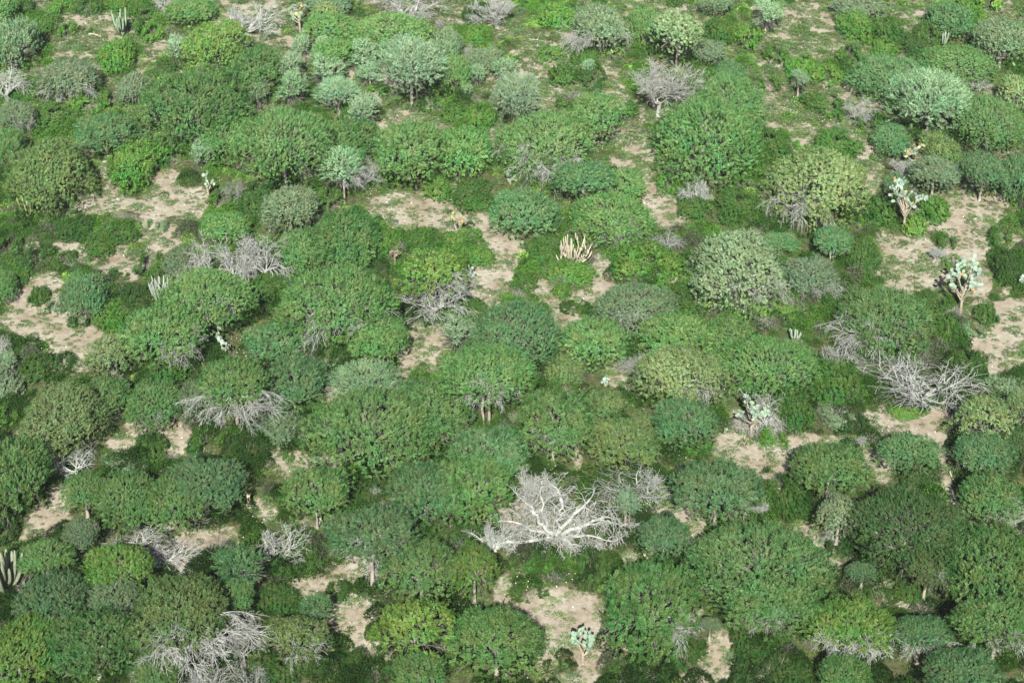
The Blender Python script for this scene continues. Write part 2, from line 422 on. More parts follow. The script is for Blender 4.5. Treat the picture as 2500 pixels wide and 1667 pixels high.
LIB = {}
def build_lib():
    lib = {}
    def kind(key, n, R0, b0, nspray, k, Ls, leaf, seed, drop, trunk_r, kids=5, **kw):
        lst = []
        for i in range(n):
            me, LB = make_crown('crown_leaves', R0, b0, nspray, k, Ls, leaf, seed + i * 13, **kw)
            br = make_branches('limbs', LB, R0, b0, trunk_r, seed + i, drop, kids)
            lst.append((me, br))
        lib[key] = (R0, b0, lst)
    kind('ac_L', 6, 4.3, 1.9, 3900, 27, .32, (.115, .055), 100, .9, .22, lobes=24, spread=.76, lr=(.27, .36), domed=.62, hang=.15, upz=.45, dome=.62)
    kind('ac_S', 6, 2.3, 1.15, 1350, 24, .28, (.112, .054), 200, .7, .14, lobes=11, spread=.68, lr=(.28, .42), domed=.6, hang=.1, upz=.45, dome=.55)
    kind('ol_L', 5, 3.6, 2.2, 3400, 17, .25, (.105, .066), 300, 1.3, .2, kids=7, lobes=20, spread=.75, lr=(.20, .32), domed=.7, thin=1.05, wide=.8, fill=.3, dome=.45)
    kind('ol_S', 3, 2.1, 1.4, 900, 16, .24, (.115, .07), 350, 1.0, .14, kids=7, lobes=12, spread=.7, lr=(.24, .38), domed=.65, thin=1.1, wide=.8, fill=.3, dome=.4)
    kind('bl_L', 4, 2.6, 1.6, 1350, 22, .46, (.14, .042), 400, 1.0, .15, lobes=15, spread=.7, lr=(.24, .36), domed=.65, outward=.7, upz=.3, jitter=.3, wide=.5, thin=1.0, dome=.3)
    kind('bl_S', 3, 1.3, 1.1, 330, 20, .42, (.15, .05), 450, .7, .09, lobes=7, spread=.55, lr=(.34, .5), domed=.6, outward=.7, upz=.5, jitter=.3, wide=.5, thin=1.1)
    kind('bu_L', 6, 2.0, 1.15, 1250, 15, .24, (.11, .07), 500, .8, .07, kids=4, lobes=12, spread=.68, lr=(.26, .42), domed=.7, under=-.5, wide=.75, fill=.3, jitter=.6)
    kind('bu_S', 4, 1.0, .7, 420, 15, .20, (.10, .065), 600, .5, .05, kids=3, lobes=6, spread=.5, lr=(.36, .52), domed=.6, under=-.5, wide=.75, fill=.3, jitter=.6)
    lib['trunk'] = [make_trunk('trunk_wood', 900 + i, .12) for i in range(4)]
    lib['trunk2'] = [make_trunk('twin_trunk_wood', 950 + i, .12, 2) for i in range(2)]
    # grey dead branches that hang out from under a living crown, facing -Y; built for R=4.3
    fr = []
    for i in range(5):
        random.seed(1000 + i)
        T = Tubes()
        P = dict(up=[-.05, -.2, -.35, -.4], wig=[.20, .22, .26, .3], kids=[4, 4, 3], bare=[.2, .15, .1], ang=(22, 55), len=(.5, .72), taper=.35, flat=.6, rmin=.010, cont=True)
        for j in range(5):
            a = R(-90 + (j - 2) * 22 + rr(-9, 9))
            p = np.array([math.cos(a) * rr(.8, 1.9), math.sin(a) * rr(.8, 1.9), rr(-.5, .25)])
            d = np.array([math.cos(a), math.sin(a), rr(.05, .3)])
            grow(T, p, d, rr(1.4, 2.3), .055, 3, P)
        fr.append(T.mesh('dead_fringe', M_DEAD))
    lib['fringe'] = fr
    # whole dead trees, base at the origin; normalised to half width 1 and height 1 on measuring
    dd = []
    for i in range(8):
        random.seed(1300 + i * 7)
        T = Tubes()
        hi = i % 4
        tr = [.16, .2, .12, .18][hi]
        th = [.9, .6, 1.2, .35][hi]
        T.add([[0, 0, -.1], [rr(-.05, .05), 0, th * .5], [rr(-.1, .1), rr(-.1, .1), th]], [tr * 1.5, tr, tr * .95], 7)
        top = T.pts()[-7:].mean(0)
        nl = [6, 7, 5, 8][hi]
        P = dict(up=[[.25, -.15, -.3, -.4, -.4], [.15, -.1, -.25, -.3, -.3], [.6, .3, .1, 0, 0], [.3, .1, -.1, -.3, -.3]][hi],
                 wig=[.18, .24, .26, .28, .3], kids=[4, 4, 3, 3], bare=[.25, .2, .15, .1], ang=(25, 62), len=(.52, .74), taper=.35, flat=.8, rmin=.010)
        for j in range(nl):
            a = j * 6.283 / nl + rr(-.35, .35)
            d = np.array([math.cos(a), math.sin(a), rr(.35, 1.0)])
            grow(T, top * rr(.6, 1.0), d, rr(1.3, 1.9), tr * .5, 3 if nl > 5 else 4, P)
        V = T.pts()
        rad = np.percentile(np.abs(V[:, :2]), 97); hh = V[:, 2].max()
        dd.append((T.mesh('dead_tree_wood', M_DEAD), rad, hh))
    lib['dead'] = dd
    return lib
LIB = build_lib()

# ------------------------------------------------------------------ colours (leaf albedo)
TINT = dict(g=(.116,.244,.068), d=(.083,.180,.050), o=(.120,.202,.060), y=(.134,.262,.050), t=(.100,.216,.080), s=(.146,.224,.110),
            B=(.176,.290,.150), L=(.182,.276,.100), P=(.210,.305,.140), b=(.054,.134,.025), n=(.079,.194,.031), l=(.115,.256,.042), k=(.040,.098,.023))
WORD = dict(g='mid green', d='dark green', o='olive green', y='bright yellow-green', t='bluish green', s='grey-green', B='pale blue-green',
            L='light olive', P='pale greyish', b='deep green', n='fresh green', l='lime green', k='blackish green')

ITEMS = []      # every thing placed: for the labels afterwards
def tag(o, label=None, cat=None, group=None, kind=None):
    if label: o['label'] = label
    if cat: o['category'] = cat
    if group: o['group'] = group
    if kind: o['kind'] = kind

def obj(name, me, parent=None, loc=(0, 0, 0), scale=(1, 1, 1), rot=(0, 0, 0), color=None):
    o = bpy.data.objects.new(name, me)
    COL.objects.link(o)
    if parent: o.parent = parent
    o.location = loc; o.scale = scale; o.rotation_euler = rot
    if color: o.color = (*color, 1)
    return o

def jitter_col(c, a=.12):
    v = 1 + rr(-a, a)
    return tuple(max(.01, x * v * (1 + rr(-a * .5, a * .5))) for x in c)

KB = {'ac': .46, 'ol': .62, 'bl': .66, 'bu': .50}
def fit(kind, box, base):
    x0, y0, x1, y1 = box
    cx = (x0 + x1) / 2
    yb = base if base else y1
    for it in range(4):
        X, Y, t = ground_at(cx, yb)
        s = 1250 / TANH / t
        d = math.atan2(CAM_H, math.hypot(X, Y)); sd, cd = math.sin(d), math.cos(d)
        Rx = (x1 - x0) / 2 / s
        E = (y1 - y0) / s
        b = KB[kind] * min(Rx, E * .75)
        Ry = max(Rx * .95, .3)
        for j in range(12):
            e = math.hypot(Ry * sd, b * cd) + math.hypot(Ry * sd, .35 * b * cd)
            Ry *= min(max(E / e, .8), 1.25)
            Ry = min(max(Ry, .6 * Rx), 1.65 * Rx)
        for j in range(12):
            e = math.hypot(Ry * sd, b * cd) + math.hypot(Ry * sd, .35 * b * cd)
            b *= min(max(E / e, .8), 1.25)
        b = min(b, (.8 if kind == 'bu' else 1.0) * Rx)
        top = math.hypot(Ry * sd, b * cd)
        yc = y0 + top * s
        if base:
            hc = max((base - yc) / s / cd, .35 * b)
            if it == 3 and hc > 6: hc = 6
        else:
            hc = .12 * b if kind == 'bu' else (.45 * b + .4 + .13 * Rx + (min(1.3, max(0, (yb - 850) / 350))))
            yb = yc + hc * cd * s
    if base is None:
        X, Y, t = ground_at(cx, yb)
    return X, Y, Rx, Ry, b, hc, s, yb

def plant(kind, box, col, base=None, mark=None, fringe=None, twin=False, cname=None, skirt=None):
    """one living tree or bush: crown box and trunk foot measured on the photograph, turned into metres"""
    X, Y, Rx, Ry, b, hc, s, yb = fit(kind, box, base)
    big = {'ac': 3.1, 'ol': 2.8, 'bl': 1.9, 'bu': 1.45}[kind]
    key = kind + ('_L' if Rx > big else '_S')
    R0, b0, lst = LIB[key]
    me, br = lst[random.randrange(len(lst))]
    name = {'ac': 'thorn_tree', 'ol': 'olive_leaved_tree', 'bl': 'feathery_tree', 'bu': 'bush'}[kind]
    Rx *= 1.09; Ry *= 1.09; b *= 1.05
    e = bpy.data.objects.new(cname or name, None); e.empty_display_size = .5
    COL.objects.link(e); e.location = (X, Y, 0)
    flip = random.choice((-1, 1)); rz = random.choice((0, math.pi)) + R(rr(-12, 12))
    sc = (flip * Rx / R0, Ry / R0, b / b0)
    light_k = 1 + (.26 if Y > 135 else .36) * max(-1, min(1, (Y - 135) / 42)); tint = tuple(q * light_k for q in jitter_col(TINT[col], .10))  # near trees darkened, far ones brightened: light gradient painted into the leaf colour
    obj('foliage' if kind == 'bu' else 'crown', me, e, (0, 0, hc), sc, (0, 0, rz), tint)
    obj('stems' if kind == 'bu' else 'branches', br, e, (0, 0, hc), sc, (0, 0, rz), (1, 1, 1))
    if kind != 'bu':
        drop = {'ac_L': .9, 'ac_S': .7, 'ol_L': 1.3, 'ol_S': 1.0, 'bl_L': 1.0, 'bl_S': .7}[key] * b / b0
        th = hc - drop
        if th > .25:
            w = min(.06 + .020 * Rx, .16) / .085 * 1.0
            tk = LIB['trunk2' if twin else 'trunk']
            obj('trunk', tk[random.randrange(len(tk))], e, (0, 0, 0), (w, w, th + .08), (0, 0, rr(0, 6)))
    if fringe:
        for a, k in fringe:      # side angle in degrees (0 faces the viewer), strength
            m = LIB['fringe'][random.randrange(5)]
            f = Rx / 4.3 * k * 1.12
            obj('dead_branches', m, e, (0, 0, max(hc * .98, .9 * f)), (f * random.choice((-1, 1)), Ry / 4.3 * k * 1.15, max(b / 1.9, f * .7)), (0, 0, R(a)), (1, 1, 1))
    if skirt:                    # a whole bare lower crown below the living top: half width and top height in metres-of-radius
        m, r0, h0 = LIB['dead'][skirt[0]]
        obj('dead_branches', m, e, (0, 0, 0), (Rx * skirt[1] / r0, Rx * skirt[1] * .8 / r0, hc * skirt[2] / h0), (0, 0, R(rr(-20, 20))), (.95, .95, .95))
    ITEMS.append(dict(o=e, kind=kind, col=col, x=(box[0] + box[2]) / 2, y=(box[1] + box[3]) / 2, w=box[2] - box[0], R=Rx, h=hc + b, mark=mark, fr=bool(fringe)))
    return e

def dead(box, base, mark=None, var=None, shade=1.0, squash=1.0, cat='dead tree'):
    x0, y0, x1, y1 = box
    bx, by = base
    X, Y, t = ground_at(bx, by); s = 1250 / TANH / t
    d = math.atan2(CAM_H, math.hypot(X, Y)); sd, cd = math.sin(d), math.cos(d)
    Rx = (x1 - x0) / 2 / s
    Ry = Rx * .8
    h = ((by - y0) / s - .45 * Ry * sd) / cd
    h = max(h, .6 * Rx) * squash
    me, r0, h0 = LIB['dead'][var if var is not None else random.randrange(8)]
    e = bpy.data.objects.new('dead_tree', None); COL.objects.link(e); e.location = (X, Y, 0)
    off = ((x0 + x1) / 2 - bx) / s
    c = jitter_col((shade,) * 3, .05)
    o = obj('bare_branches', me, e, (off * .35, 0, 0), (Rx / r0, Ry / r0, h / h0), (0, 0, random.choice((0, math.pi)) + R(rr(-10, 10))), c)
    ITEMS.append(dict(o=e, kind='de', col='w', x=(x0 + x1) / 2, y=(y0 + y1) / 2, w=x1 - x0, R=Rx, h=h, mark=mark, fr=False))
    return e

# ------------------------------------------------------------------ trees and bushes, far to near (box in photograph pixels, tint, trunk foot)
A = lambda *a, **k: plant('ac', *a, **k)
O = lambda *a, **k: plant('ol', *a, **k)
B = lambda *a, **k: plant('bl', *a, **k)
U = lambda *a, **k: plant('bu', *a, **k)
A((-40,-12,44,55),'g',60)
U((36,0,88,52),'k')
U((120,-6,190,45),'n')
U((180,-10,255,46),'b')
U((250,-12,320,36),'n')
U((310,-4,385,52),'b')
dead((375,-22,425,26),(402,31),var=1)
A((408,-4,530,56),'g',60)
U((65,38,150,94),'b')
U((143,58,192,102),'n')
U((198,66,226,88),'b')
U((300,45,356,100),'b')
U((345,60,405,108),'n')
A((-15,52,97,150),'s',160)
U((238,105,338,188),'n',mark=('tall fresh green bush beside the sandy strip near the upper left','the tall fresh green bush'))
B((405,95,467,157),'B')
U((378,140,465,186),'k')
O((455,50,610,172),'y',176,mark=('rounded yellow-olive tree standing alone above the great dark canopy','the yellow-olive tree'))
A((97,150,245,232),'s',242,fringe=[(25,.9)],mark=('grey-green tree with dead twigs drooping from its right underside','the grey-green tree with drooping twigs'))
U((20,190,105,255),'b')
U((90,185,160,250),'k')
U((155,228,258,288),'n')
U((60,258,195,325),'b')
A((0,250,94,312),'s',324,fringe=[(30,.8)])
A((292,182,372,250),'s',256)
U((245,215,318,278),'b')
A((335,172,610,350),'d',mark=('huge dark green dome-shaped thorn tree, widest crown in the upper left','the huge dark dome'))
A((190,282,335,365),'t',386)
A((490,285,622,395),'g')
A((-12,318,64,400),'g',406)
O((20,340,230,512),'o',mark=('large round olive tree at the left edge behind the small candelabra cactus','the large round olive tree'))
U((272,345,412,485),'n')
B((463,350,522,450),'B')
B((366,352,402,402),'B')
B((335,322,370,356),'B')
A((740,-22,862,35),'s')
O((757,8,837,60),'L')
A((745,35,872,100),'g')
A((855,35,1062,128),'g',mark=('broad mid green canopy behind the pale blue-green umbrella tree','the broad canopy behind the umbrella tree'))
A((1050,75,1130,147),'s')
U((1125,8,1195,62),'k')
U((1125,64,1202,114),'n')
B((925,100,1087,230),'B',262,mark=('pale blue-green umbrella tree with a straight bare trunk above lit grass','the pale umbrella tree'))
B((845,105,927,172),'B')
B((872,160,937,206),'B')
A((765,97,862,156),'g',171)
B((762,97,812,140),'B')
B((714,92,758,147),'B')
B((680,140,754,205),'B')
B((678,190,748,265),'B')
B((750,140,838,212),'B')
B((775,195,880,262),'B',282)
B((850,240,922,322),'B',328)
B((595,160,655,222),'B')
B((600,205,657,272),'s')
A((545,120,692,236),'d')
U((1020,240,1073,283),'k',mark=('small round blackish bush at the foot of the pale umbrella tree','the small round blackish bush'))
U((1075,258,1150,312),'b')
U((1130,262,1210,332),'n')
U((895,205,950,243),'n')
A((1070,140,1152,250),'g')
A((1135,118,1237,176),'s')
B((1145,165,1187,216),'B')
B((1120,205,1152,250),'B')
B((1200,148,1268,192),'B')
B((1205,187,1320,290),'B',326,mark=('pale blue-green tree on a crooked tan trunk beside the sand strip','the tree on the crooked tan trunk'))
A((585,265,815,430),'g',460,mark=('wide mid green thorn tree with a thick pale trunk showing below its crown','the wide tree with the thick pale trunk'))
A((765,290,927,410),'d')
A((920,300,1080,432),'g',442)
A((1050,310,1200,430),'g')
B((785,370,890,452),'B',497,twin=True,fringe=[(50,.9)])
U((1275,-15,1322,20),'b')
U((1305,12,1412,78),'n')
A((1400,14,1527,112),'s',120,fringe=[(-40,1.0),(30,.7)],mark=('grey thorn tree with a bleached branch tangle spilling from its left side','the grey tree with the bleached tangle'))
A((1525,25,1612,107),'g')
O((1590,30,1712,126),'P',176,mark=('pale silvery tree with a bare slender trunk behind the grey dead tree','the pale silvery tree'))
U((1625,-22,1695,26),'b')
A((1700,-15,1787,28),'s',40)
U((1720,50,1800,122),'b')
U((1780,62,1862,142),'n')
A((1690,100,1770,150),'s',168)
B((1830,10,1907,66),'B',77)
U((1440,80,1500,122),'k')
U((1490,88,1560,130),'n')
U((1550,86,1612,130),'b')
U((1310,112,1387,160),'n')
U((1385,118,1462,166),'b')
U((1340,162,1412,226),'b')
U((1400,165,1484,230),'k',mark=('dense blackish bush hugging the edge of the bare sand pocket','the dense bush by the sand pocket'))
B((1420,150,1452,192),'B')
U((1665,150,1762,197),'b')
A((1745,148,1814,196),'t')
A((1690,180,1867,322),'g',mark=('tall bright dome tree at the back of the overlapping pair near the long sand path','the rear dome of the overlapping pair'))
A((1592,243,1852,440),'g',mark=('massive green tree at the front of the overlapping pair beside the sand path','the massive front dome'))
A((1390,230,1517,330),'g',346,twin=True)
U((1355,235,1402,276),'b')
A((1215,275,1440,422),'g',fringe=[(5,.95),(-25,.8)],mark=('wide yellowish green tree with a grey dead tangle hanging at its front','the wide tree with the grey hanging tangle'))
U((1490,250,1560,298),'b')
U((1835,320,1932,432),'b')
U((1860,115,1927,170),'b')
U((1915,140,1992,202),'n')
U((1975,160,2062,217),'n')
B((1925,178,1969,216),'B',236)
A((2030,-12,2156,46),'s')
U((2040,32,2130,122),'n')
U((2110,40,2202,125),'b')
U((2170,85,2267,145),'k')
U((2120,95,2195,145),'n')
U((2035,112,2107,173),'b')
A((2262,8,2372,86),'t')
U((2230,60,2302,120),'b')
U((2330,-17,2390,38),'n')
U((2380,-15,2442,42),'l')
A((2370,50,2508,142),'s',166)
A((2070,138,2272,240),'t',mark=('flat-topped bluish green canopy behind the big pale feathery crown','the flat-topped bluish canopy'))
A((2245,113,2432,202),'g')
B((2160,183,2362,306),'B',330,mark=('big pale feathery crown, the largest blue-green one at upper right','the big pale feathery crown'))
A((2320,238,2492,356),'g',372)
O((2430,190,2516,290),'L')
U((1850,190,1907,230),'b')
U((1958,225,2064,300),'b')
U((2085,275,2162,340),'b')
A((2125,303,2217,377),'t')
U((2150,350,2222,407),'k')
U((2240,330,2342,422),'o')
A((2215,385,2332,456),'s',486)
A((2340,372,2442,456),'t',492)
A((2430,385,2530,560),'t')
O((1868,366,2112,540),'L',fringe=[(-35,.8)],mark=('large pale olive dome tree with white branches showing through its leaves','the large pale olive dome'))
U((1970,325,2102,397),'b')
U((1935,345,1977,377),'n')
U((2120,370,2156,397),'b')
U((130,520,228,597),'k')
U((240,545,340,602),'b')
U((197,570,286,640),'b')
U((330,535,371,563),'n')
U((-15,580,56,652),'b')
U((55,600,132,680),'k')
U((128,612,190,667),'b')
U((-10,640,82,707),'b')
A((-25,665,47,737),'g')
U((157,650,223,692),'b')
U((225,655,280,712),'k')
A((158,668,267,777),'t')
U((70,700,124,752),'b')
U((110,725,167,782),'s')
U((168,765,227,807),'k')
U((208,735,327,817),'n',mark=('low bright bush at the top edge of the left sandy clearing','the low bright bush by the left clearing'))
U((330,620,412,704),'b')
U((275,695,382,787),'k')
U((278,665,317,692),'b')
A((493,520,617,592),'g')
A((398,600,477,668),'s',None,fringe=[(10,1.2)])
A((395,655,624,796),'g',816,fringe=[(15,.55)])
A((310,745,507,880),'g',902,fringe=[(40,.8)],mark=('bright green thorn tree with pale dead twigs under its right side','the bright tree left of the white prickly pear'))
U((510,465,582,530),'b')
U((570,470,652,532),'k')
U((378,538,413,577),'s')
U((600,430,682,527),'k')
A((645,455,777,562),'s',568)
U((770,455,847,547),'b')
A((757,515,932,662),'d',mark=('dark shaggy tree in front of the sandy oval clearing','the dark shaggy tree'))
A((680,560,800,660),'g')
U((900,560,990,642),'n')
U((975,560,1087,635),'b')
U((1080,560,1192,632),'n')
U((1110,600,1217,657),'n')
U((1030,430,1110,500),'n')
U((1100,440,1202,522),'b')
U((1130,470,1205,527),'b')
A((1198,468,1365,577),'t')
O((978,608,1138,728),'y',776,skirt=(4,1.15,.9),fringe=[(40,1.0)],mark=('half-dead tree with a yellow-green top over a skirt of bare grey limbs','the half-dead yellow-topped tree'))
A((688,650,964,820),'g',840,fringe=[(10,.8)],mark=('great rounded thorn tree with a fringe of grey twigs at its foot','the great rounded thorn tree'))
A((858,770,997,886),'g',896)
U((600,665,692,752),'b')
U((757,795,862,862),'n')
U((985,755,1051,823),'k')
U((1050,730,1120,792),'n')
U((1105,725,1187,790),'b')
B((1068,778,1162,852),'B')
A((1145,738,1372,900),'t',mark=('broad dusky bluish tree standing beside the central sand patch','the dusky bluish tree'))
A((1190,850,1300,930),'t')
A((600,790,767,882),'t')
U((672,830,770,877),'b')
A((1345,398,1502,476),'t',500,mark=('flat bluish canopy on a thin white trunk in front of the grey tangle','the flat canopy on the thin white trunk'))
A((1468,415,1577,490),'g')
A((1388,475,1598,597),'g',None,fringe=[(20,.6)],mark=('broad even green dome above the tan dried cactus','the broad even green dome'))
U((1600,425,1667,477),'n')
U((1650,480,1747,547),'b')
U((1735,465,1862,557),'b')
U((1280,575,1380,662),'b')
U((1320,640,1462,702),'n')
U((1248,665,1312,722),'b')
U((1350,690,1397,736),'n')
U((1495,598,1667,712),'n',mark=('big fresh green bush in front of the bare twig patch','the big fresh green bush'))
U((1660,545,1722,602),'b')
O((1680,565,1912,760),'P',None,mark=('large silvery grey-green tree right of the centre with dead limbs at its base','the large silvery tree'),fringe=[(35,.6)])
U((1645,690,1733,777),'k')
U((1366,735,1450,780),'k',mark=('low dark cushion bush lying on the sand between the paths','the low dark cushion bush'))
A((1445,695,1657,800),'s',None,fringe=[(-30,.9)])
A((1370,775,1532,892),'g')
A((1555,768,1742,880),'g')
A((1715,775,1840,870),'g')
A((1740,822,1992,965),'g',mark=('wide mottled green canopy behind the pad cactus with white branches','the wide mottled canopy'))
U((1790,735,1890,792),'l')
U((2045,478,2125,600),'b')
U((2110,485,2187,602),'b')
U((2060,595,2152,692),'b')
B((2158,430,2222,482),'t')
U((2235,480,2317,556),'n')
U((2200,530,2264,602),'l')
A((1985,553,2074,622),'t',640,twin=True,mark=('small flat bluish tree on two pale stems in the right middle','the small flat two-stemmed tree'))
A((1855,568,1947,617),'t')
A((1912,628,2047,717),'s',None,fringe=[(15,.9)])
U((1990,690,2052,752),'k')
U((2408,555,2472,627),'b')
U((2420,620,2515,747),'k')
U((2288,575,2334,620),'b')
U((2300,625,2350,665),'n')
A((2040,700,2267,862),'g',None,fringe=[(-55,.9),(-15,.7)],mark=('big brownish green dome casting a black shadow on its left','the big brownish green dome'))
U((2235,710,2327,772),'b')
U((2270,770,2352,862),'b')
U((2375,742,2437,802),'b')
U((2335,790,2407,837),'s')
U((1905,760,1970,817),'k')
U((1860,735,1952,787),'l')
U((45,868,140,952),'b')
B((-10,868,50,917),'B')
U((128,862,187,910),'k')
U((-15,915,62,1012),'s')
U((-15,990,52,1062),'n')
U((20,835,64,877),'k')
O((210,815,342,922),'L')
U((345,852,482,947),'b')
A((198,920,312,1025),'g')
O((62,935,260,1112),'L',None,mark=('big spiky light olive tree behind the small bare white tree','the big spiky olive tree'))
A((312,925,447,1050),'g',None,fringe=[(15,.75)])
A((440,935,522,1032),'s')
A((500,873,662,1000),'g',1056,fringe=[(0,1.25),(30,1.15)],mark=('tree with a wide snow-pale fringe of dead branches beneath its green crown','the tree with the snow-pale fringe'))
A((645,873,797,997),'t',1002)
A((-45,1075,127,1265),'g',mark=('large dense green dome cut by the left edge of the photograph','the dense dome at the left edge'))
A((158,1155,272,1242),'g')
A((245,1150,390,1290),'g')
A((360,1160,502,1290),'g')
A((405,1120,607,1247),'t')
U((320,1055,412,1142),'b')
U((460,1035,560,1120),'b')
U((545,1060,652,1152),'k')
U((245,1110,352,1162),'s')
U((560,1030,642,1077),'n')
B((805,888,982,977),'B',None,mark=('silvery blue feathery tree tucked behind the largest central canopy','the silvery blue feathery tree'))
U((790,852,857,912),'s')
A((738,955,1070,1160),'g',None,mark=('largest central canopy, a vast rounded mid green crown','the largest central canopy'))
A((955,928,1152,1085),'g')
A((1078,845,1305,985),'g',1046,twin=True,fringe=[(15,.8)],mark=('light green tree on two white trunks right of the largest canopy','the yellow-green two-trunked tree'))
A((945,1130,1130,1282),'t')
A((1060,1110,1252,1270),'g')
A((1090,1050,1290,1180),'t')
A((1175,1040,1290,1120),'t')
A((690,1145,857,1262),'g',1292,twin=True)
U((620,990,737,1102),'s')
U((620,1020,692,1082),'b')
U((690,1100,720,1136),'n')
U((850,1160,962,1252),'k')
A((1255,955,1447,1110),'g',1124,fringe=[(0,.6)],mark=('smooth rounded crown just behind the giant bleached skeleton tree','the smooth crown behind the giant skeleton'))
U((1320,870,1432,947),'o')
U((1340,930,1422,977),'b')
U((1420,950,1542,1030),'o')
O((1545,845,1770,992),'L',None,fringe=[(35,.7)],mark=('bright olive tree in the middle with a grey tangle at its left','the bright olive tree'))
A((1590,975,1752,1087),'t')
A((1425,1020,1607,1142),'o',None,mark=('olive dome directly behind the low sprawling grey dead crown','the olive dome behind the sprawling crown'))
U((1600,1060,1737,1117),'n')
A((1635,1125,1852,1270),'t',1292)
B((1495,1205,1557,1262),'B')
U((1455,1150,1562,1222),'k')
U((1570,1200,1627,1252),'n')
U((1640,1110,1712,1167),'k')
U((1845,1150,1962,1282),'b')
U((1960,880,2112,1002),'b')
U((1980,860,2060,930),'n')
U((1880,950,1987,1107),'b')
U((1850,1040,1925,1105),'n')
U((2000,985,2087,1067),'s')
U((2055,1010,2122,1082),'k')
U((2310,850,2407,982),'b')
U((2390,920,2515,992),'s')
U((2195,955,2267,1012),'k')
U((2160,990,2262,1025),'l')
U((2262,963,2307,997),'l')
O((2318,970,2470,1087),'L')
A((2320,1060,2462,1157),'t')
O((2445,958,2522,1042),'L')
A((2430,1040,2522,1132),'d')
A((2138,1060,2292,1150),'t',1160)
U((2190,1130,2302,1202),'k')
A((1920,1083,2117,1207),'g')
A((2075,1190,2342,1402),'d',None,mark=('vast dusky green canopy at lower right behind the small two-limbed tree','the vast dusky canopy'))
A((2330,1160,2482,1272),'g',None,fringe=[(50,.8)])
O((1985,1210,2097,1307),'P')
U((2010,1300,2082,1382),'k')
A((160,1265,247,1342),'s')
A((215,1330,387,1440),'y',None,mark=('vivid yellow-green tree behind the arching bare branch','the vivid yellow-green tree'))
A((52,1320,192,1402),'g')
A((55,1400,232,1525),'t')
A((225,1415,352,1502),'s',None,fringe=[(30,.8)])
A((340,1408,572,1597),'o',1620,fringe=[(55,1.1),(15,1.1),(-20,.8)],mark=('big olive tree at lower left ringed by grey dead branches','the big olive tree ringed by dead branches'))
A((520,1413,627,1497),'g')
A((125,1495,362,1652),'d')
A((-35,1505,147,1705),'y',None,mark=('glowing yellow-green tree in the bottom left corner','the glowing corner tree'))
B((535,1345,662,1432),'t')
U((-10,1265,54,1347),'k')
A((330,1570,452,1690),'g')
U((-25,1455,62,1512),'k')
A((800,1246,1022,1368),'t',1436,fringe=[(5,.7)],mark=('bluish green tree with a tall white trunk at the lower centre','the bluish tree with the tall white trunk'))
A((935,1322,1127,1467),'g')
O((1100,1325,1217,1457),'y',1476,mark=('slim yellow-olive tree left below the giant skeleton tree','the slim yellow-olive tree'))
O((915,1465,1122,1602),'y',None,mark=('spiky yellow-olive crown low in the middle of the picture','the spiky yellow-olive crown'))
A((1100,1490,1324,1652),'g')
U((655,1330,755,1412),'b')
U((735,1325,842,1405),'b')
U((620,1430,737,1512),'b')
B((735,1455,817,1517),'t')
U((795,1415,857,1477),'b')
O((640,1505,817,1607),'o',None,fringe=[(40,.8)])
U((620,1590,762,1690),'b')
U((760,1600,862,1690),'k')
U((850,1580,952,1680),'b')
A((960,1595,1092,1700),'g')
U((890,1520,937,1582),'b')
U((1020,1265,1182,1342),'k')
U((1325,1335,1412,1432),'n')
U((1400,1335,1492,1440),'b')
U((1240,1345,1332,1417),'b')
U((1245,1425,1337,1482),'b')
A((1555,1262,1682,1357),'t')
A((1470,1370,1697,1602),'g',None,fringe=[(35,.65)],mark=('spreading green tree with pale dead boughs breaking through its right side','the spreading tree with dead boughs'))
A((1670,1280,2027,1482),'g',None,mark=('largest crown at lower right, bright and densely leaved','the largest bright crown'))
A((1755,1410,1990,1540),'g',None,fringe=[(10,.7)])
U((1325,1608,1380,1652),'k',mark=('round dark cushion bush at the edge of the lowest clearing','the round cushion bush'))
U((1480,1595,1570,1700),'b')
U((1560,1590,1642,1690),'k')
U((1600,1555,1732,1652),'b')
A((1703,1506,1759,1546),'s',1566)
U((1775,1530,1892,1625),'b')
U((1780,1600,1892,1690),'k')
A((1963,1465,2172,1587),'y',None,fringe=[(10,1.1),(-20,.9)],mark=('glossy yellow-green dome with a thick grey fringe along its lower edge','the glossy yellow-green dome'))
A((1990,1600,2117,1700),'g')
A((2165,1505,2312,1587),'t',None,fringe=[(0,1.0)])
A((2295,1280,2530,1522),'g',None,mark=('enormous green crown filling the lower right edge','the enormous crown at the right edge'))
A((2310,1460,2530,1582),'g',1622,fringe=[(0,.8)])
A((2200,1330,2307,1432),'o',1466,fringe=[(0,.8)],mark=('small two-limbed tree with an olive crown in a shadowy hollow','the small two-limbed tree'))
A((2060,1370,2142,1422),'t',1436)
A((2240,1585,2432,1705),'t')
U((1870,1500,1977,1602),'b')
U((1860,1600,1992,1700),'b')
U((2100,1435,2192,1487),'b')
U((2130,1480,2200,1530),'k')
U((2180,1420,2260,1480),'b')
dead((525,-8,677,76),(600,84),('wide bleached dead tree with a dense twig crown at the top left','the bleached tree at the top left'),var=3)
dead((-25,142,100,232),(5,250),('bleached boughs reaching in from the left edge under the grey-green tree','the bleached boughs at the left edge'),var=1)
dead((915,-32,1087,36),(1000,46),('grey dead tree cut by the top edge with long combed twigs','the grey dead tree at the top edge'),var=7)
dead((1160,-22,1280,50),(1210,70),('bleached tree with a stout white trunk at the top edge','the stout white dead tree'),var=2)
dead((1060,42,1084,74),(1072,74),var=2)
dead((1127,103,1160,142),(1150,146),var=1)
dead((1510,135,1692,268),(1610,284),('fan-shaped silver dead tree with a purple-grey twig haze at its top','the silver fan-shaped dead tree'),var=2,shade=.88)
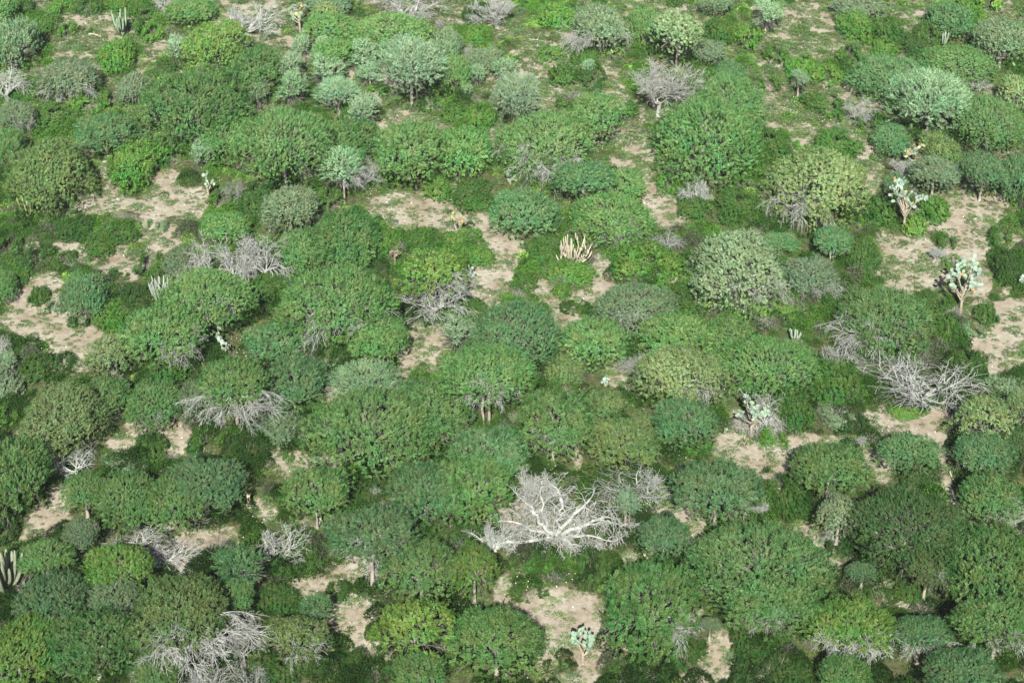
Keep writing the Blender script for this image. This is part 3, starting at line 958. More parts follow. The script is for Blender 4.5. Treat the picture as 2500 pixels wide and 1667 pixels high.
dead((1265,362,1400,425),(1340,432),('low dead tangle lying against the wide yellowish green tree','the low dead tangle'),var=3,squash=.8)
dead((860,376,945,430),(885,452),var=3,shade=.8)
dead((2357,178,2422,214),(2392,220),var=3)
dead((2054,233,2132,298),(2096,304),('ash-grey dead bush shaped like a dome in the right upper part','the ash-grey dead dome'),var=7,shade=.95)
dead((2165,380,2245,432),(2195,436),var=6,shade=.9)
dead((546,430,608,487),(580,492),var=3,shade=.62,cat='dead bush')
dead((455,560,545,650),(510,688),('left-hand bare crown of the split dead tree under a green canopy','the left half of the split dead tree'),var=0)
dead((520,565,640,690),(590,696),('middle bare crown of the split dead tree with a thick bent limb','the middle of the split dead tree'),var=7)
dead((610,560,732,662),(640,690),('right-hand bare crown of the split dead tree','the right half of the split dead tree'),var=4)
dead((1662,425,1742,490),(1702,500),('small bleached tree with a tilted flat head standing in low bushes','the small tilted bleached tree'),var=3,shade=1.05)
dead((1578,555,1667,612),(1625,618),('thin bare shrub patch between two green bushes','the thin bare shrub patch'),var=1,shade=.8)
dead((1790,1000,1912,1040),(1860,1050),var=3)
dead((1835,948,1915,1040),(1865,1052),('white branching dead tree entwined with the tallest pad cactus cluster','the white tree entwined with the pad cactus'),var=4)
dead((2255,597,2307,634),(2283,636),var=2,shade=1.0)
dead((-34,800,22,872),(-4,876),var=3)
dead((1512,848,1588,940),(1560,944),var=6,shade=.8)
dead((120,1078,232,1160),(188,1166),('small bare tree with few thick white boughs by the left dome','the small bare white tree'),var=5,shade=1.1)
dead((900,1183,930,1216),(914,1222),var=2)
dead((918,1213,988,1268),(950,1274),var=3)
dead((1472,1098,1650,1212),(1560,1222),('low sprawling grey dead crown right of the giant skeleton tree','the low sprawling dead crown'),var=3,squash=.7,shade=.8)
dead((2075,835,2345,968),(2270,975),('broad pale dead tree sprawled below the brownish green dome','the broad sprawled dead tree'),var=7,squash=.75,shade=.88)
dead((1980,826,2097,890),(2040,896),var=3,shade=.85)
dead((1800,1200,1830,1265),(1815,1268),var=2)
dead((1838,1215,1880,1265),(1858,1268),var=6)
dead((2085,1058,2117,1092),(2100,1094),var=6)
dead((2440,1228,2520,1276),(2480,1280),var=3)
dead((2005,1283,2060,1320),(2030,1322),var=1)
dead((245,1263,397,1325),(366,1338),('grey drooping dead canopy on a single bare trunk at lower left','the grey drooping canopy'),var=0)
dead((372,1310,512,1400),(390,1372),('bare branch arching over a sandy gap at lower left','the arching bare branch'),var=3,squash=.9)
dead((545,1490,645,1600),(600,1625),('tall grey dead boughs rising right of the ringed olive tree','the tall grey boughs'),var=6,shade=.8)
dead((440,1610,560,1680),(500,1690),var=3,shade=.75)
dead((570,1620,660,1690),(615,1700),var=7,shade=.8)
dead((612,1270,740,1358),(680,1364),('spidery white dead bush above the dark thicket at lower left','the spidery white dead bush'),var=3)
dead((885,1338,968,1405),(928,1420),var=1)
dead((1612,1455,1702,1558),(1650,1560),var=3,squash=.7)

# ------------------------------------------------------------------ the giant bleached skeleton tree
def giant():
    X, Y, t = ground_at(1352, 1325); s = 1250 / TANH / t
    random.seed(55)
    e = bpy.data.objects.new('dead_tree', None); COL.objects.link(e); e.location = (X, Y, 0)
    def P3(px, py, h):
        # a point h metres above the ground that stands at this place of the photograph
        x, y, tt = ground_at(px, py); k = 1 - h / CAM_H
        return np.array([x * k - X, y * k - Y, h])
    root = np.array([0, 0, -.1])
    # limb: way points (px, py, height) ; then a spray of branches at the end and along it
    limbs = [
        ([(1345,1305,.8),(1315,1270,1.8),(1300,1240,2.5),(1280,1222,2.9)], .20, 5),
        ([(1355,1300,.8),(1368,1260,2.0),(1372,1225,2.9),(1362,1195,3.2)], .22, 6),
        ([(1358,1302,.8),(1392,1265,1.9),(1420,1238,2.5),(1440,1218,2.8)], .20, 6),
        ([(1365,1308,.6),(1405,1288,1.4),(1450,1272,1.8),(1485,1262,1.9)], .19, 6),
        ([(1360,1314,.4),(1390,1308,.8),(1430,1308,1.1),(1470,1315,1.1)], .16, 6),
        ([(1350,1314,.4),(1360,1314,.7),(1378,1320,.9),(1400,1328,.9)], .14, 5),
        ([(1335,1314,.5),(1300,1318,.8),(1240,1322,.8),(1185,1325,.6)], .19, 7),
        ([(1335,1305,.7),(1300,1290,1.3),(1250,1272,1.6),(1215,1272,1.4)], .13, 5),
        ([(1338,1295,.9),(1325,1250,2.1),(1318,1205,2.9),(1322,1175,3.2)], .13, 4),
        ([(1470,1266,1.8),(1495,1275,1.7),(1515,1282,1.4),(1530,1280,1.2)], .08, 3),
    ]
    P = dict(up=[-.05, -.15, -.35, -.45], wig=[.34, .40, .42, .4], kids=[3, 3, 3], bare=[.15, .12, .1], ang=(28, 66), len=(.5, .74), taper=.4, flat=.8, rmin=.013)
    for k, (wp, r, n) in enumerate(limbs):
        T = Tubes()
        pts = [root if k != 9 else P3(*wp[0])] + [P3(*w) for w in (wp if k != 9 else wp[1:])]
        fine = []
        for i in range(len(pts) - 1):
            for u in (0, .33, .66):
                fine.append(pts[i] * (1 - u) + pts[i + 1] * u + rvec(.14))
        fine.append(pts[-1])
        rad = np.linspace(r, r * .35, len(fine))
        T.add(fine, rad, 7)
        for j in range(int(n * 1.6)):
            f = .3 + .7 * (j + rr(0, 1)) / int(n * 1.6); i = min(int(f * (len(fine) - 1)), len(fine) - 2)
            d = unit(fine[i + 1] - fine[i]); side = unit(np.cross(d, [0, 0, 1.])) * (1 if j % 2 else -1)
            nd = unit(d * .7 + side * rr(.6, 1.1) + np.array([0, 0, rr(-.05, .4)]))
            grow(T, fine[i], nd, rr(.7, 1.25), rad[i] * .42, 3 if j % 2 else 2, P, 1)
        grow(T, fine[-1], d + rvec(.2), 1.0, rad[-1] * .8, 2, P, 0)
        obj('limb', T.mesh('bleached_limb', M_DEAD), e, color=(.86, .86, .86))
    ITEMS.append(dict(o=e, kind='de', col='w', x=1350, y=1250, w=400, R=5, h=5, fr=False,
                      mark=('giant bleached skeleton tree spreading its bare limbs at the lower middle', 'the giant skeleton tree')))
    # the separate bare tree that stands just left of it
giant()
dead((1245,1128,1345,1215),(1305,1262),('bare white tree standing close behind the left limbs of the giant skeleton','the bare tree behind the giant skeleton'),var=6,shade=1.12)
dead((1150,1240,1240,1335),(1215,1345),('twiggy white dead shrub at the left end of the giant skeleton','the twiggy shrub left of the giant skeleton'),var=3,shade=1.1,squash=.8)

# ------------------------------------------------------------------ cacti
def pad_mesh(name):
    bmv = []; F4 = []; F3 = []
    ns, nr = 12, 4
    V = [(0, 0, 0)]
    # an egg-shaped disc standing on its narrow end, 1 tall
    prof = lambda a: (.40 * math.sin(a) * (1 - .18 * math.cos(a)), .5 - .5 * math.cos(a))
    V = []; 
    for side in (1, -1):
        for r in range(nr):
            f = 1 - r / nr
            for i in range(ns):
                a = i * 2 * math.pi / ns
                x = .41 * math.sin(a) * (1 - .2 * math.cos(a)) * f
                z = .5 - .5 * math.cos(a) * f
                y = side * .075 * math.sqrt(max(0, 1 - f * f)) if r else 0
                V.append((x, y, z))
        V.append((0, side * .078, .5))
    off = ns * nr + 1
    for sd_ in (0, 1):
        o = sd_ * off
        for r in range(nr - 1):
            for i in range(ns):
                a, b = o + r * ns + i, o + r * ns + (i + 1) % ns
                q = (a, b, b + ns, a + ns)
                F4.append(q if sd_ else q[::-1])
        for i in range(ns):
            a, b = o + (nr - 1) * ns + i, o + (nr - 1) * ns + (i + 1) % ns
            F3.append((a, b, o + ns * nr) if sd_ else (b, a, o + ns * nr))
    return mesh_np(name, V, [np.array(F4), np.array(F3)], M_CACT, smooth=True)
PAD = pad_mesh('cactus_pad')
PADG, PADY, PADO = (.22, .31, .20), (.33, .32, .16), (.38, .24, .10)

M_WOODY = wood_material('corky_cactus_trunk', (.17, .145, .10), (.34, .30, .22), 6)
def prickly(px, py, hpx, wpx, npads, mark, yellow=.1, trunk=.35, seed=0, size=.36, tint=None, cat='cactus', lean=0):
    random.seed(seed + 4000)
    X, Y, t = ground_at(px, py); s = 1250 / TANH / t
    cd = math.cos(math.atan2(CAM_H, math.hypot(X, Y)))
    H = hpx / s / cd * .93; W = wpx / s / 2
    e = bpy.data.objects.new('prickly_pear', None); COL.objects.link(e); e.location = (X, Y, 0)
    tips = []
    if trunk > 0:
        T = Tubes(); h = H * trunk
        T.add([[0, 0, -.05], [rr(-.05, .05) + lean * .3, 0, h * .5], [lean * .6 + rr(-.06, .06), 0, h]], [.13, .10, .09], 6)
        for k in range(max(3, npads // 10)):
            a = rr(0, 6.28); z = rr(.5, 1) * h
            q = np.array([math.cos(a) * W * rr(.3, .65), math.sin(a) * W * rr(.3, .5), z + rr(.15, .5) * (H - h)])
            p0 = np.array([lean * z / max(h, .1) * .6, 0, z])
            T.add([p0, (p0 + q) / 2 + np.array([0, 0, -.05]), q], [.085, .07, .06], 5)
            tips.append((q, unit(q - p0 + np.array([0, 0, .6]))))
        tips.append((np.array([lean * .6, 0, h]), np.array([0, 0, 1.])))
        obj('trunk', T.mesh('corky_trunk', M_WOODY), e)
    else:
        for k in range(max(2, npads // 8)):
            tips.append((np.array([rr(-.4, .4) * W, rr(-.3, .3) * W, 0]), unit(np.array([rr(-.5, .5), rr(-.4, .4), 1]))))
    n = 0; front = list(tips)
    base_tint = tuple(q * .72 for q in (tint or PADG))
    while n < npads and front:
        p, d = front.pop(0 if random.random() < .75 else random.randrange(len(front)))
        L = size * rr(.75, 1.2)
        tip = p + d * L
        if abs(tip[0]) > W * 1.05 or abs(tip[1]) > W * 1.05 or tip[2] > H or tip[2] < 0:
            d = unit(d * .4 + np.array([-p[0] * .4, -p[1] * .4, 1 if tip[2] < H else -.3])); tip = p + d * L * .8
        yw = Vector((rr(-1, 1), rr(-1, -.1), rr(-.2, .2)))
        z = Vector(d); x = z.cross(yw).normalized() if abs(z.dot(yw)) < .99 else Vector((1, 0, 0)); y = z.cross(x)
        m = Matrix((x, y, z)).transposed().to_4x4()
        c = base_tint; lab = None
        if random.random() < yellow: c = random.choice((PADY, PADO)); lab = 'yellow-orange pad'
        v = rr(.82, 1.2)
        o = obj('pad', PAD, e, color=tuple(q * v for q in c))
        o.matrix_local = Matrix.Translation(Vector(p - d * .03)) @ m @ Matrix.Diagonal((L, L, L, 1))
        if lab: o['label'] = lab
        n += 1
        for k in range(random.choice((1, 2, 2, 3))):
            a = rr(-75, 75)
            nd = (m @ Matrix.Rotation(R(a), 4, 'Y') @ Vector((0, rr(-.35, .35), 1)))
            nd = unit(np.array(nd) + np.array([0, 0, .12]))
            w = np.array(m @ Vector((math.sin(R(a)) * .34 * L, 0, L * (.55 + .42 * math.cos(R(a))))))
            front.append((p + w, nd))
    ITEMS.append(dict(o=e, kind='pp', col='p', x=px, y=py - hpx / 2, w=wpx, R=W, h=H, mark=mark, fr=False))

prickly(733,80,70,56,34,('yellow-padded prickly pear on a forked trunk at the top, left of the middle','the forked prickly pear'),.35,.5,1,.42)
prickly(508,482,60,44,20,('pale prickly pear leaning over the sandy gap beside dark bushes','the leaning pale prickly pear'),.0,.4,2,.36,(.33,.43,.30))
prickly(1245,450,36,48,24,('low rounded prickly pear in front of the wide hanging tangle tree','the low rounded prickly pear'),.15,.15,3,.36)
prickly(1120,578,72,42,26,('tilted prickly pear with yellow pads on the central sandy clearing','the tilted prickly pear'),.4,.45,4,.34,(.25,.33,.17),lean=-.5)
prickly(2230,405,74,64,46,('prickly pear with many yellow-orange fruits standing above its twin','the upper fruiting prickly pear'),.32,.3,5,.36,(.30,.40,.27))
prickly(2205,566,160,84,100,('tall tree-like prickly pear with a thick corky trunk at the right','the tall tree-like prickly pear'),.05,.45,6,.36,(.29,.38,.29))
prickly(2345,763,150,96,120,('sprawling multi-stemmed prickly pear on the right sandy clearing','the sprawling prickly pear'),.05,.35,7,.36,(.28,.37,.28))
prickly(2500,714,46,30,14,('prickly pear cut off by the right edge of the photograph','the edge prickly pear'),.0,.2,8,.36,(.33,.40,.33))
prickly(546,870,64,54,46,('stout whitish prickly pear in a bare gap at left of centre','the stout whitish prickly pear'),.06,.1,9,.34,(.36,.46,.35))
prickly(1482,948,28,32,12,('tiny mint-coloured prickly pear alone in low green scrub','the tiny mint prickly pear'),.0,.05,10,.30,(.33,.48,.36))
prickly(1146,684,38,34,14,('grey-green prickly pear peeping from behind the half-dead tree','the peeping prickly pear'),.0,.15,11,.34,(.29,.38,.27))
prickly(1832,1066,132,84,95,('thick prickly pear cluster standing at the head of the sandy clearing','the thick prickly pear cluster'),.05,.35,12,.31,(.29,.39,.28))
prickly(1766,1058,18,22,5,('few loose pads sprouting beside the thick prickly pear cluster','the loose pads'),.0,.0,13,.28)
prickly(1578,1384,62,32,20,('slender prickly pear with orange fruits in front of the bluish bush','the slender orange-fruited prickly pear'),.28,.3,14,.30,(.17,.31,.20))
prickly(1422,1620,104,52,48,('lone prickly pear in the middle of the lowest sandy clearing','the lone prickly pear'),.04,.3,15,.32,(.26,.38,.26))
prickly(966,660,56,30,16,('withered brown prickly pear beside the half-dead yellow-topped tree','the withered prickly pear'),.0,.7,16,.28,(.30,.23,.17))

def arm_mesh(name, seed, L, bend, r=.09):
    """ribbed column: goes out sideways, then bends upright"""
    random.seed(seed)
    T = Tubes(); pts = []; rad = []
    n = 9
    for i in range(n):
        u = i / (n - 1)
        x = bend * (1 - (1 - u) ** 2.4); z = L * (u ** 1.25)
        pts.append([x + rr(-.01, .01), rr(-.015, .015), z]); rad.append(r * (.75 + .35 * math.sin(min(u * 2.2, 1.57))) * (1 if i < n - 1 else .45))
    T.add(pts, rad, 12)
    V = T.V[0].reshape(n, 12, 3); c = V.mean(1, keepdims=True)
    V[:, ::2] = c + (V[:, ::2] - c) * .72     # ribs
    T.V[0] = V.reshape(-1, 3)
    base = T.n
    me = mesh_np(name, T.V[0], [T.F[4][0], np.array([[base - 12 + i for i in (0, 3, 6, 9)]])], M_CACT, smooth=False)
    return me

def candelabra(px, py, hpx, wpx, n, mark, tint, seed, r=.085, lvl2=False, splay=.15):
    random.seed(seed + 6000); tint = tuple(q * .72 for q in tint)
    X, Y, t = ground_at(px, py); s = 1250 / TANH / t
    cd = math.cos(math.atan2(CAM_H, math.hypot(X, Y)))
    H = hpx / s / cd * .95; W = wpx / s / 2
    e = bpy.data.objects.new('column_cactus', None); COL.objects.link(e); e.location = (X, Y, 0)
    tr = arm_mesh('cactus_stem', seed, H * .9, .05, r * 1.25)
    obj('stem', tr, e, color=tint)
    for i in range(n):
        a = i * 2.4 + rr(-.4, .4); z0 = rr(.02, .22) * H
        bend = W * rr(.35, 1.0); L = (H - z0) * rr(.55, 1.0)
        m = arm_mesh('cactus_arm', seed * 50 + i, L, bend, r * rr(.8, 1.1))
        v = rr(.88, 1.12)
        obj('arm', m, e, (0, 0, z0), (1, 1, 1), (0, rr(-.1, 1) * splay, a), tuple(c * v for c in tint))
        if lvl2:
            for k in range(3):
                L2 = L * rr(.25, .5); m2 = arm_mesh('cactus_arm', seed * 90 + i * 5 + k, L2, rr(.1, .3), r * .8)
                u = rr(.3, .75); x = bend * (1 - (1 - u) ** 2.4)
                obj('arm', m2, e, (x * math.cos(a), x * math.sin(a), z0 + L * u ** 1.25), (1, 1, 1), (0, 0, rr(0, 6)), tuple(c * v for c in tint))
    ITEMS.append(dict(o=e, kind='cc', col='c', x=px, y=py - hpx / 2, w=wpx, R=W, h=H, mark=mark, fr=False))

candelabra(298,90,68,54,11,('pale green candelabra cactus with many arms at the top left','the pale candelabra cactus'),(.27,.37,.22),1,.10)
candelabra(70,533,62,42,5,('small candelabra cactus with five golden-green arms at the left','the small golden cactus'),(.30,.33,.13),2,.085)
candelabra(395,750,78,66,18,('silvery knotted cactus clump pressed against a round thorn tree','the silvery cactus clump'),(.32,.37,.29),3,.07,True)
candelabra(2303,114,42,24,6,('upright pale cactus half hidden in bushes near the top right','the upright pale cactus'),(.32,.42,.29),4,.09)
candelabra(1938,836,38,32,6,('grey-green column cactus rising through a crown right of the centre','the column cactus in the crown'),(.30,.38,.27),5,.09)
candelabra(18,1450,118,84,11,('large grey column cactus at the left edge with tall parallel arms','the large grey column cactus'),(.24,.27,.17),6,.12)
candelabra(1393,652,78,86,14,('dried tan column cactus with stubby twisted arms in the centre','the dried tan cactus'),(.52,.47,.34),7,.06,True,.45)

# ------------------------------------------------------------------ rosette plants, logs, stump
def blade_rosette(name, n, L, seed):
    random.seed(seed); V = []; F = []
    for i in range(n):
        a = i * 2.399; el = rr(.25, 1.25); l = L * rr(.75, 1.1)
        dx, dy = math.cos(a), math.sin(a); px_, py_ = -dy, dx; w = .035
        o = len(V)
        for j, u in enumerate((0, .4, .75, 1)):
            rr_ = l * u * math.cos(el); z = l * (u * math.sin(el) - .25 * u * u) + .02
            ww = w * (1, 1.25, .8, .05)[j]
            V += [(dx * rr_ + px_ * ww, dy * rr_ + py_ * ww, z), (dx * rr_ - px_ * ww, dy * rr_ - py_ * ww, z), (dx * rr_, dy * rr_, z - ww * .6)]
        for j in range(3):
            q = o + j * 3
            F += [(q, q + 3, q + 5, q + 2), (q + 2, q + 5, q + 4, q + 1), (q + 1, q + 4, q + 3, q)]
    return mesh_np(name, V, [np.array(F)], M_LEAF, tone=np.full(len(V), .6))
ros = [blade_rosette('blade_leaves', 26, .55, s) for s in (1, 2)]
for i, (px, py, sc, mk) in enumerate([(852,1545,1.1,'spiky rosette plant on the sand beside the spiky yellow-olive crown'),(850,1577,.9,'smaller spiky rosette plant just in front of another rosette on sand'),
        (757,1000,1.0,'spiky rosette plant under the tree left of the largest central canopy'),(742,996,.8,'short spiky rosette beside a larger rosette in the shade'),
        (1335,1640,1.3,'grassy spiky rosette leaning from the round cushion bush'),(2380,1495,.8,'spiky rosette in the dark hollow at lower right'),(168,310,1.0,'pale rosette plant on the ground at the far left'),(140,312,.9,'second pale rosette plant at the far left, nearer the edge'),(858,1418,.7,'small pale rosette at the edge of a lower sandy patch')]):
    X, Y, t = ground_at(px, py)
    e = obj('spiky_rosette', ros[i % 2], None, (X, Y, 0.02), (sc,) * 3, (0, 0, rr(0, 6)), (.17, .20, .09))
    tag(e, mk, 'rosette plant', 'spiky rosette plants on the ground')

def log(name, pts, r, label, cat='log', tint=(1, .9, .75)):
    P = [ground_at(*p[:2]) for p in pts]
    T = Tubes(); c = np.array([P[0][0], P[0][1], 0])
    q = [np.array([a[0], a[1], b[2]]) - c for a, b in zip(P, pts)]
    T.add(q, np.linspace(r, r * .4, len(q)), 6)
    for k in range(3):
        i = 1 + k % (len(q) - 2) if len(q) > 2 else 0
        T.add([q[i], q[i] + rvec(.5) + np.array([0, 0, .4])], [r * .5, r * .15], 4)
    o = obj(name, T.mesh('fallen_wood', M_DEAD), None, tuple(c), color=tint)
    tag(o, label, cat, 'fallen branches on the ground')
log('fallen_log', [(217,86,.12),(232,88,.15),(246,93,.15),(255,103,.08)], .11, 'curved reddish fallen branch on bare ground at the top left')
log('fallen_log', [(1346,89,.12),(1333,92,.12),(1320,93,.08)], .10, 'straight pale fallen branch on grass near the top centre')
log('fallen_log', [(1292,98,.1),(1312,101,.12),(1340,106,.08)], .07, 'long thin fallen branch just in front of a shorter one')
log('fallen_log', [(2318,1158,.25),(2322,1166,.15),(2330,1178,.08),(2318,1186,.05)], .07, 'forked white fallen branch on the sandy track at the right')
X, Y, t = ground_at(609, 1240)
T = Tubes(); T.add([[0,0,-.05],[.02,0,.5],[-.03,0,1.0],[-.16,.02,1.35]], [.16,.12,.13,.05], 7); T.add([[0,0,.85],[.17,0,1.3]], [.09,.03], 5); T.add([[0,0,.9],[-.3,0,1.15]], [.06,.02], 5)
o = obj('tree_stump', T.mesh('stump_wood', M_DEAD), None, (X, Y, 0), color=(1.0, .88, .68))
tag(o, 'broken tan stump standing upright among bushes at left of centre', 'stump')

# ------------------------------------------------------------------ labels for every placed plant
marks = [it for it in ITEMS if it['mark']]
used = set()
NOUN = {'ac': 'thorn tree', 'ol': 'small-leaved tree', 'bl': 'feathery tree', 'bu': 'bush', 'de': 'bare dead tree', 'pp': 'prickly pear', 'cc': 'column cactus'}
CAT = {'ac': 'tree', 'ol': 'tree', 'bl': 'tree', 'bu': 'bush', 'de': 'dead tree', 'pp': 'cactus', 'cc': 'cactus'}
GRP = {'ac': 'thorn trees of the bushland', 'ol': 'olive-leaved trees of the bushland', 'bl': 'feathery blue-green trees', 'bu': 'bushes between the trees',
       'de': 'bleached dead trees', 'pp': 'prickly pears', 'cc': 'column cacti'}
for it in ITEMS:
    o = it['o']
    tag(o, None, CAT[it['kind']], GRP[it['kind']])
    if it['mark']:
        o['label'] = it['mark'][0]; used.add(it['mark'][0])
for it in ITEMS:
    if it['mark']: continue
    near = sorted(marks, key=lambda m: math.hypot((m['x'] - it['x']), (m['y'] - it['y']) * 1.2))[:6]
    size = 'small' if it['R'] < (1.1 if it['kind'] == 'bu' else 1.9) else ('broad' if it['R'] > (1.9 if it['kind'] == 'bu' else 3.2) else 'middling')
    colr = 'bleached' if it['kind'] == 'de' else WORD[it['col']]
    head = f"{size} {colr} {NOUN[it['kind']]}"
    if it['kind'] == 'de': head = f"{size} bare dead tree"
    if it['fr']: head = f"{size} {colr} tree with dead twigs"
    done = False
    for m in near:
        dx, dy = it['x'] - m['x'], it['y'] - m['y']
        if abs(dx) > abs(dy) * 1.6: rel = 'right of' if dx > 0 else 'left of'
        elif abs(dy) > abs(dx) * 1.6: rel = 'in front of' if dy > 0 else 'behind'
        else: rel = ('in front of and right of' if dx > 0 else 'in front of and left of') if dy > 0 else ('behind and right of' if dx > 0 else 'behind and left of')
        dist = math.hypot(dx, dy)
        pre = 'just ' if dist < (m['w'] + it['w']) / 2 * 1.15 else ''
        lab = f"{head} {pre}{rel} {m['mark'][1]}"
        if lab not in used and len(lab.split()) <= 16:
            used.add(lab); it['o']['label'] = lab; done = True; break
    if not done:
        m, m2 = near[0], near[1]
        lab = f"{head} between {m['mark'][1]} and {m2['mark'][1]}"
        if lab in used: lab = f"{head} farther from {m['mark'][1]}"
        used.add(lab); it['o']['label'] = lab

# ------------------------------------------------------------------ ground
def axis(lo, hi, step, far):
    mid = np.arange(lo, hi, step)
    ext = [];  d = step
    a = hi
    while a < far: ext.append(a); d *= 1.35; a += d
    ext.append(far)
    e2 = []; d = step; a = lo
    while a > -far: d *= 1.35; a -= d; e2.append(max(a, -far))
    return np.array(e2[::-1] + list(mid) + ext)
gx = axis(-66, 66, .42, 3000); gy = axis(70, 215, .42, 3000)
GX, GY = np.meshgrid(gx, gy)
fx, fy = GX.ravel(), GY.ravel()
sand = sandiness(fx, fy)
def relief(X, Y):
    return (fbm(X / 6, Y / 6, 31, 3) - .5) * .22 + (fbm(X / .9, Y / .9, 37, 2) - .5) * .07
gz = relief(fx, fy)
nx, ny = len(gx), len(gy)
i = np.arange(ny - 1)[:, None] * nx; j = np.arange(nx - 1)[None, :]
F = np.stack([i + j, i + j + 1, i + j + 1 + nx, i + j + nx], -1).reshape(-1, 4)
def ground_material():
    m, nt, out = new_mat('sandy_soil')
    at = N(nt, 'ShaderNodeAttribute', attribute_name='tone')
    ge = N(nt, 'ShaderNodeNewGeometry')
    n1 = N(nt, 'ShaderNodeTexNoise'); n1.inputs['Scale'].default_value = .35; n1.inputs['Detail'].default_value = 6; n1.inputs['Roughness'].default_value = .65
    n2 = N(nt, 'ShaderNodeTexNoise'); n2.inputs['Scale'].default_value = 2.6; n2.inputs['Detail'].default_value = 5; n2.inputs['Roughness'].default_value = .7
    for n in (n1, n2): nt.links.new(ge.outputs['Position'], n.inputs['Vector'])
    c1 = N(nt, 'ShaderNodeValToRGB')
    c1.color_ramp.elements[0].position = .34; c1.color_ramp.elements[0].color = (.245, .200, .140, 1)
    c1.color_ramp.elements[1].position = .62; c1.color_ramp.elements[1].color = (.355, .325, .255, 1)
    nt.links.new(n1.outputs['Fac'], c1.inputs[0])
    c2 = N(nt, 'ShaderNodeValToRGB')
    c2.color_ramp.elements[0].position = .35; c2.color_ramp.elements[0].color = (.72, .70, .68, 1)
    c2.color_ramp.elements[1].position = .6; c2.color_ramp.elements[1].color = (1.05, 1.05, 1.05, 1)
    nt.links.new(n2.outputs['Fac'], c2.inputs[0])
    mu = N(nt, 'ShaderNodeMix', data_type='RGBA', blend_type='MULTIPLY'); mu.inputs[0].default_value = 1
    nt.links.new(c1.outputs[0], mu.inputs[6]); nt.links.new(c2.outputs[0], mu.inputs[7])
    # soil under the plants: litter, moss and short grass
    lit = N(nt, 'ShaderNodeValToRGB')
    lit.color_ramp.elements[0].position = .38; lit.color_ramp.elements[0].color = (.040, .062, .018, 1)
    lit.color_ramp.elements[1].position = .64; lit.color_ramp.elements[1].color = (.11, .10, .055, 1)
    nt.links.new(n2.outputs['Fac'], lit.inputs[0])
    ad = N(nt, 'ShaderNodeMath', operation='ADD'); nt.links.new(at.outputs['Fac'], ad.inputs[0])
    sb = N(nt, 'ShaderNodeMapRange'); sb.inputs[1].default_value = .3; sb.inputs[2].default_value = .7; sb.inputs[3].default_value = -.22; sb.inputs[4].default_value = .22
    nt.links.new(n2.outputs['Fac'], sb.inputs[0]); nt.links.new(sb.outputs[0], ad.inputs[1])
    mr = N(nt, 'ShaderNodeMapRange', interpolation_type='SMOOTHSTEP'); mr.inputs[1].default_value = .18; mr.inputs[2].default_value = .62
    nt.links.new(ad.outputs[0], mr.inputs[0])
    mx = N(nt, 'ShaderNodeMix', data_type='RGBA')
    nt.links.new(mr.outputs[0], mx.inputs[0]); nt.links.new(lit.outputs[0], mx.inputs[6]); nt.links.new(mu.outputs[2], mx.inputs[7])
    bs = N(nt, 'ShaderNodeBsdfDiffuse'); nt.links.new(mx.outputs[2], bs.inputs[0])
    bp = N(nt, 'ShaderNodeBump'); bp.inputs['Strength'].default_value = .6; bp.inputs['Distance'].default_value = .06
    nt.links.new(n2.outputs['Fac'], bp.inputs['Height']); nt.links.new(bp.outputs[0], bs.inputs['Normal'])
    nt.links.new(bs.outputs[0], out.inputs[0])
    return m
me = mesh_np('ground_sheet', np.stack([fx, fy, gz], 1), [F], ground_material(), tone=sand, smooth=True)
g = obj('ground', me); tag(g, 'sandy ground with bare clearings and grown-over soil', None, None, 'structure')

# ------------------------------------------------------------------ ground cover (nobody could count it)
def tuft_mesh(name, Rr, h, n, leaf, seed, flat=.5):
    rg = np.random.default_rng(seed)
    a = rg.uniform(0, 6.283, n); q = np.sqrt(rg.random(n))
    bump = .65 + .6 * noise(np.cos(a) * q * 2.2 + seed, np.sin(a) * q * 2.2, seed)
    p = np.stack([np.cos(a) * q * Rr, np.sin(a) * q * Rr, (1 - q ** 2) * h * bump * rg.uniform(.35, 1, n) + .02], 1)
    d = unit(np.stack([np.cos(a) * q, np.sin(a) * q, rg.uniform(.1, 1.2, n)], 1) + rg.normal(size=(n, 3)) * flat)
    w = unit(np.cross(d, rg.normal(size=(n, 3))))
    L = leaf[0] * rg.uniform(.6, 1.3, n)[:, None]; W = leaf[1] * rg.uniform(.6, 1.3, n)[:, None]
    V = np.stack([p - w * W * .5, p + w * W * .5, p + d * L], 1).reshape(-1, 3)
    tone = np.repeat(np.clip(rg.normal(.5, .2, n), 0, 1), 3)
    return mesh_np(name, V, [np.arange(len(V)).reshape(-1, 3)], M_COVER, tone=tone)

def cover_material():
    m, nt, out = new_mat('low_green_cover')
    at = N(nt, 'ShaderNodeAttribute', attribute_name='tone')
    it = N(nt, 'ShaderNodeAttribute', attribute_name='tint'); it.attribute_type = 'INSTANCER'
    mv = N(nt, 'ShaderNodeMapRange'); mv.inputs[3].default_value = .55; mv.inputs[4].default_value = 1.45
    nt.links.new(at.outputs['Fac'], mv.inputs[0])
    hs = N(nt, 'ShaderNodeHueSaturation'); nt.links.new(mv.outputs[0], hs.inputs['Value']); nt.links.new(it.outputs['Color'], hs.inputs['Color'])
    df = N(nt, 'ShaderNodeBsdfDiffuse'); tr = N(nt, 'ShaderNodeBsdfTranslucent'); mx = N(nt, 'ShaderNodeMixShader'); mx.inputs[0].default_value = .22
    nt.links.new(hs.outputs[0], df.inputs[0]); nt.links.new(hs.outputs[0], tr.inputs[0])
    nt.links.new(df.outputs[0], mx.inputs[1]); nt.links.new(tr.outputs[0], mx.inputs[2]); nt.links.new(mx.outputs[0], out.inputs[0])
    return m
M_COVER = cover_material()

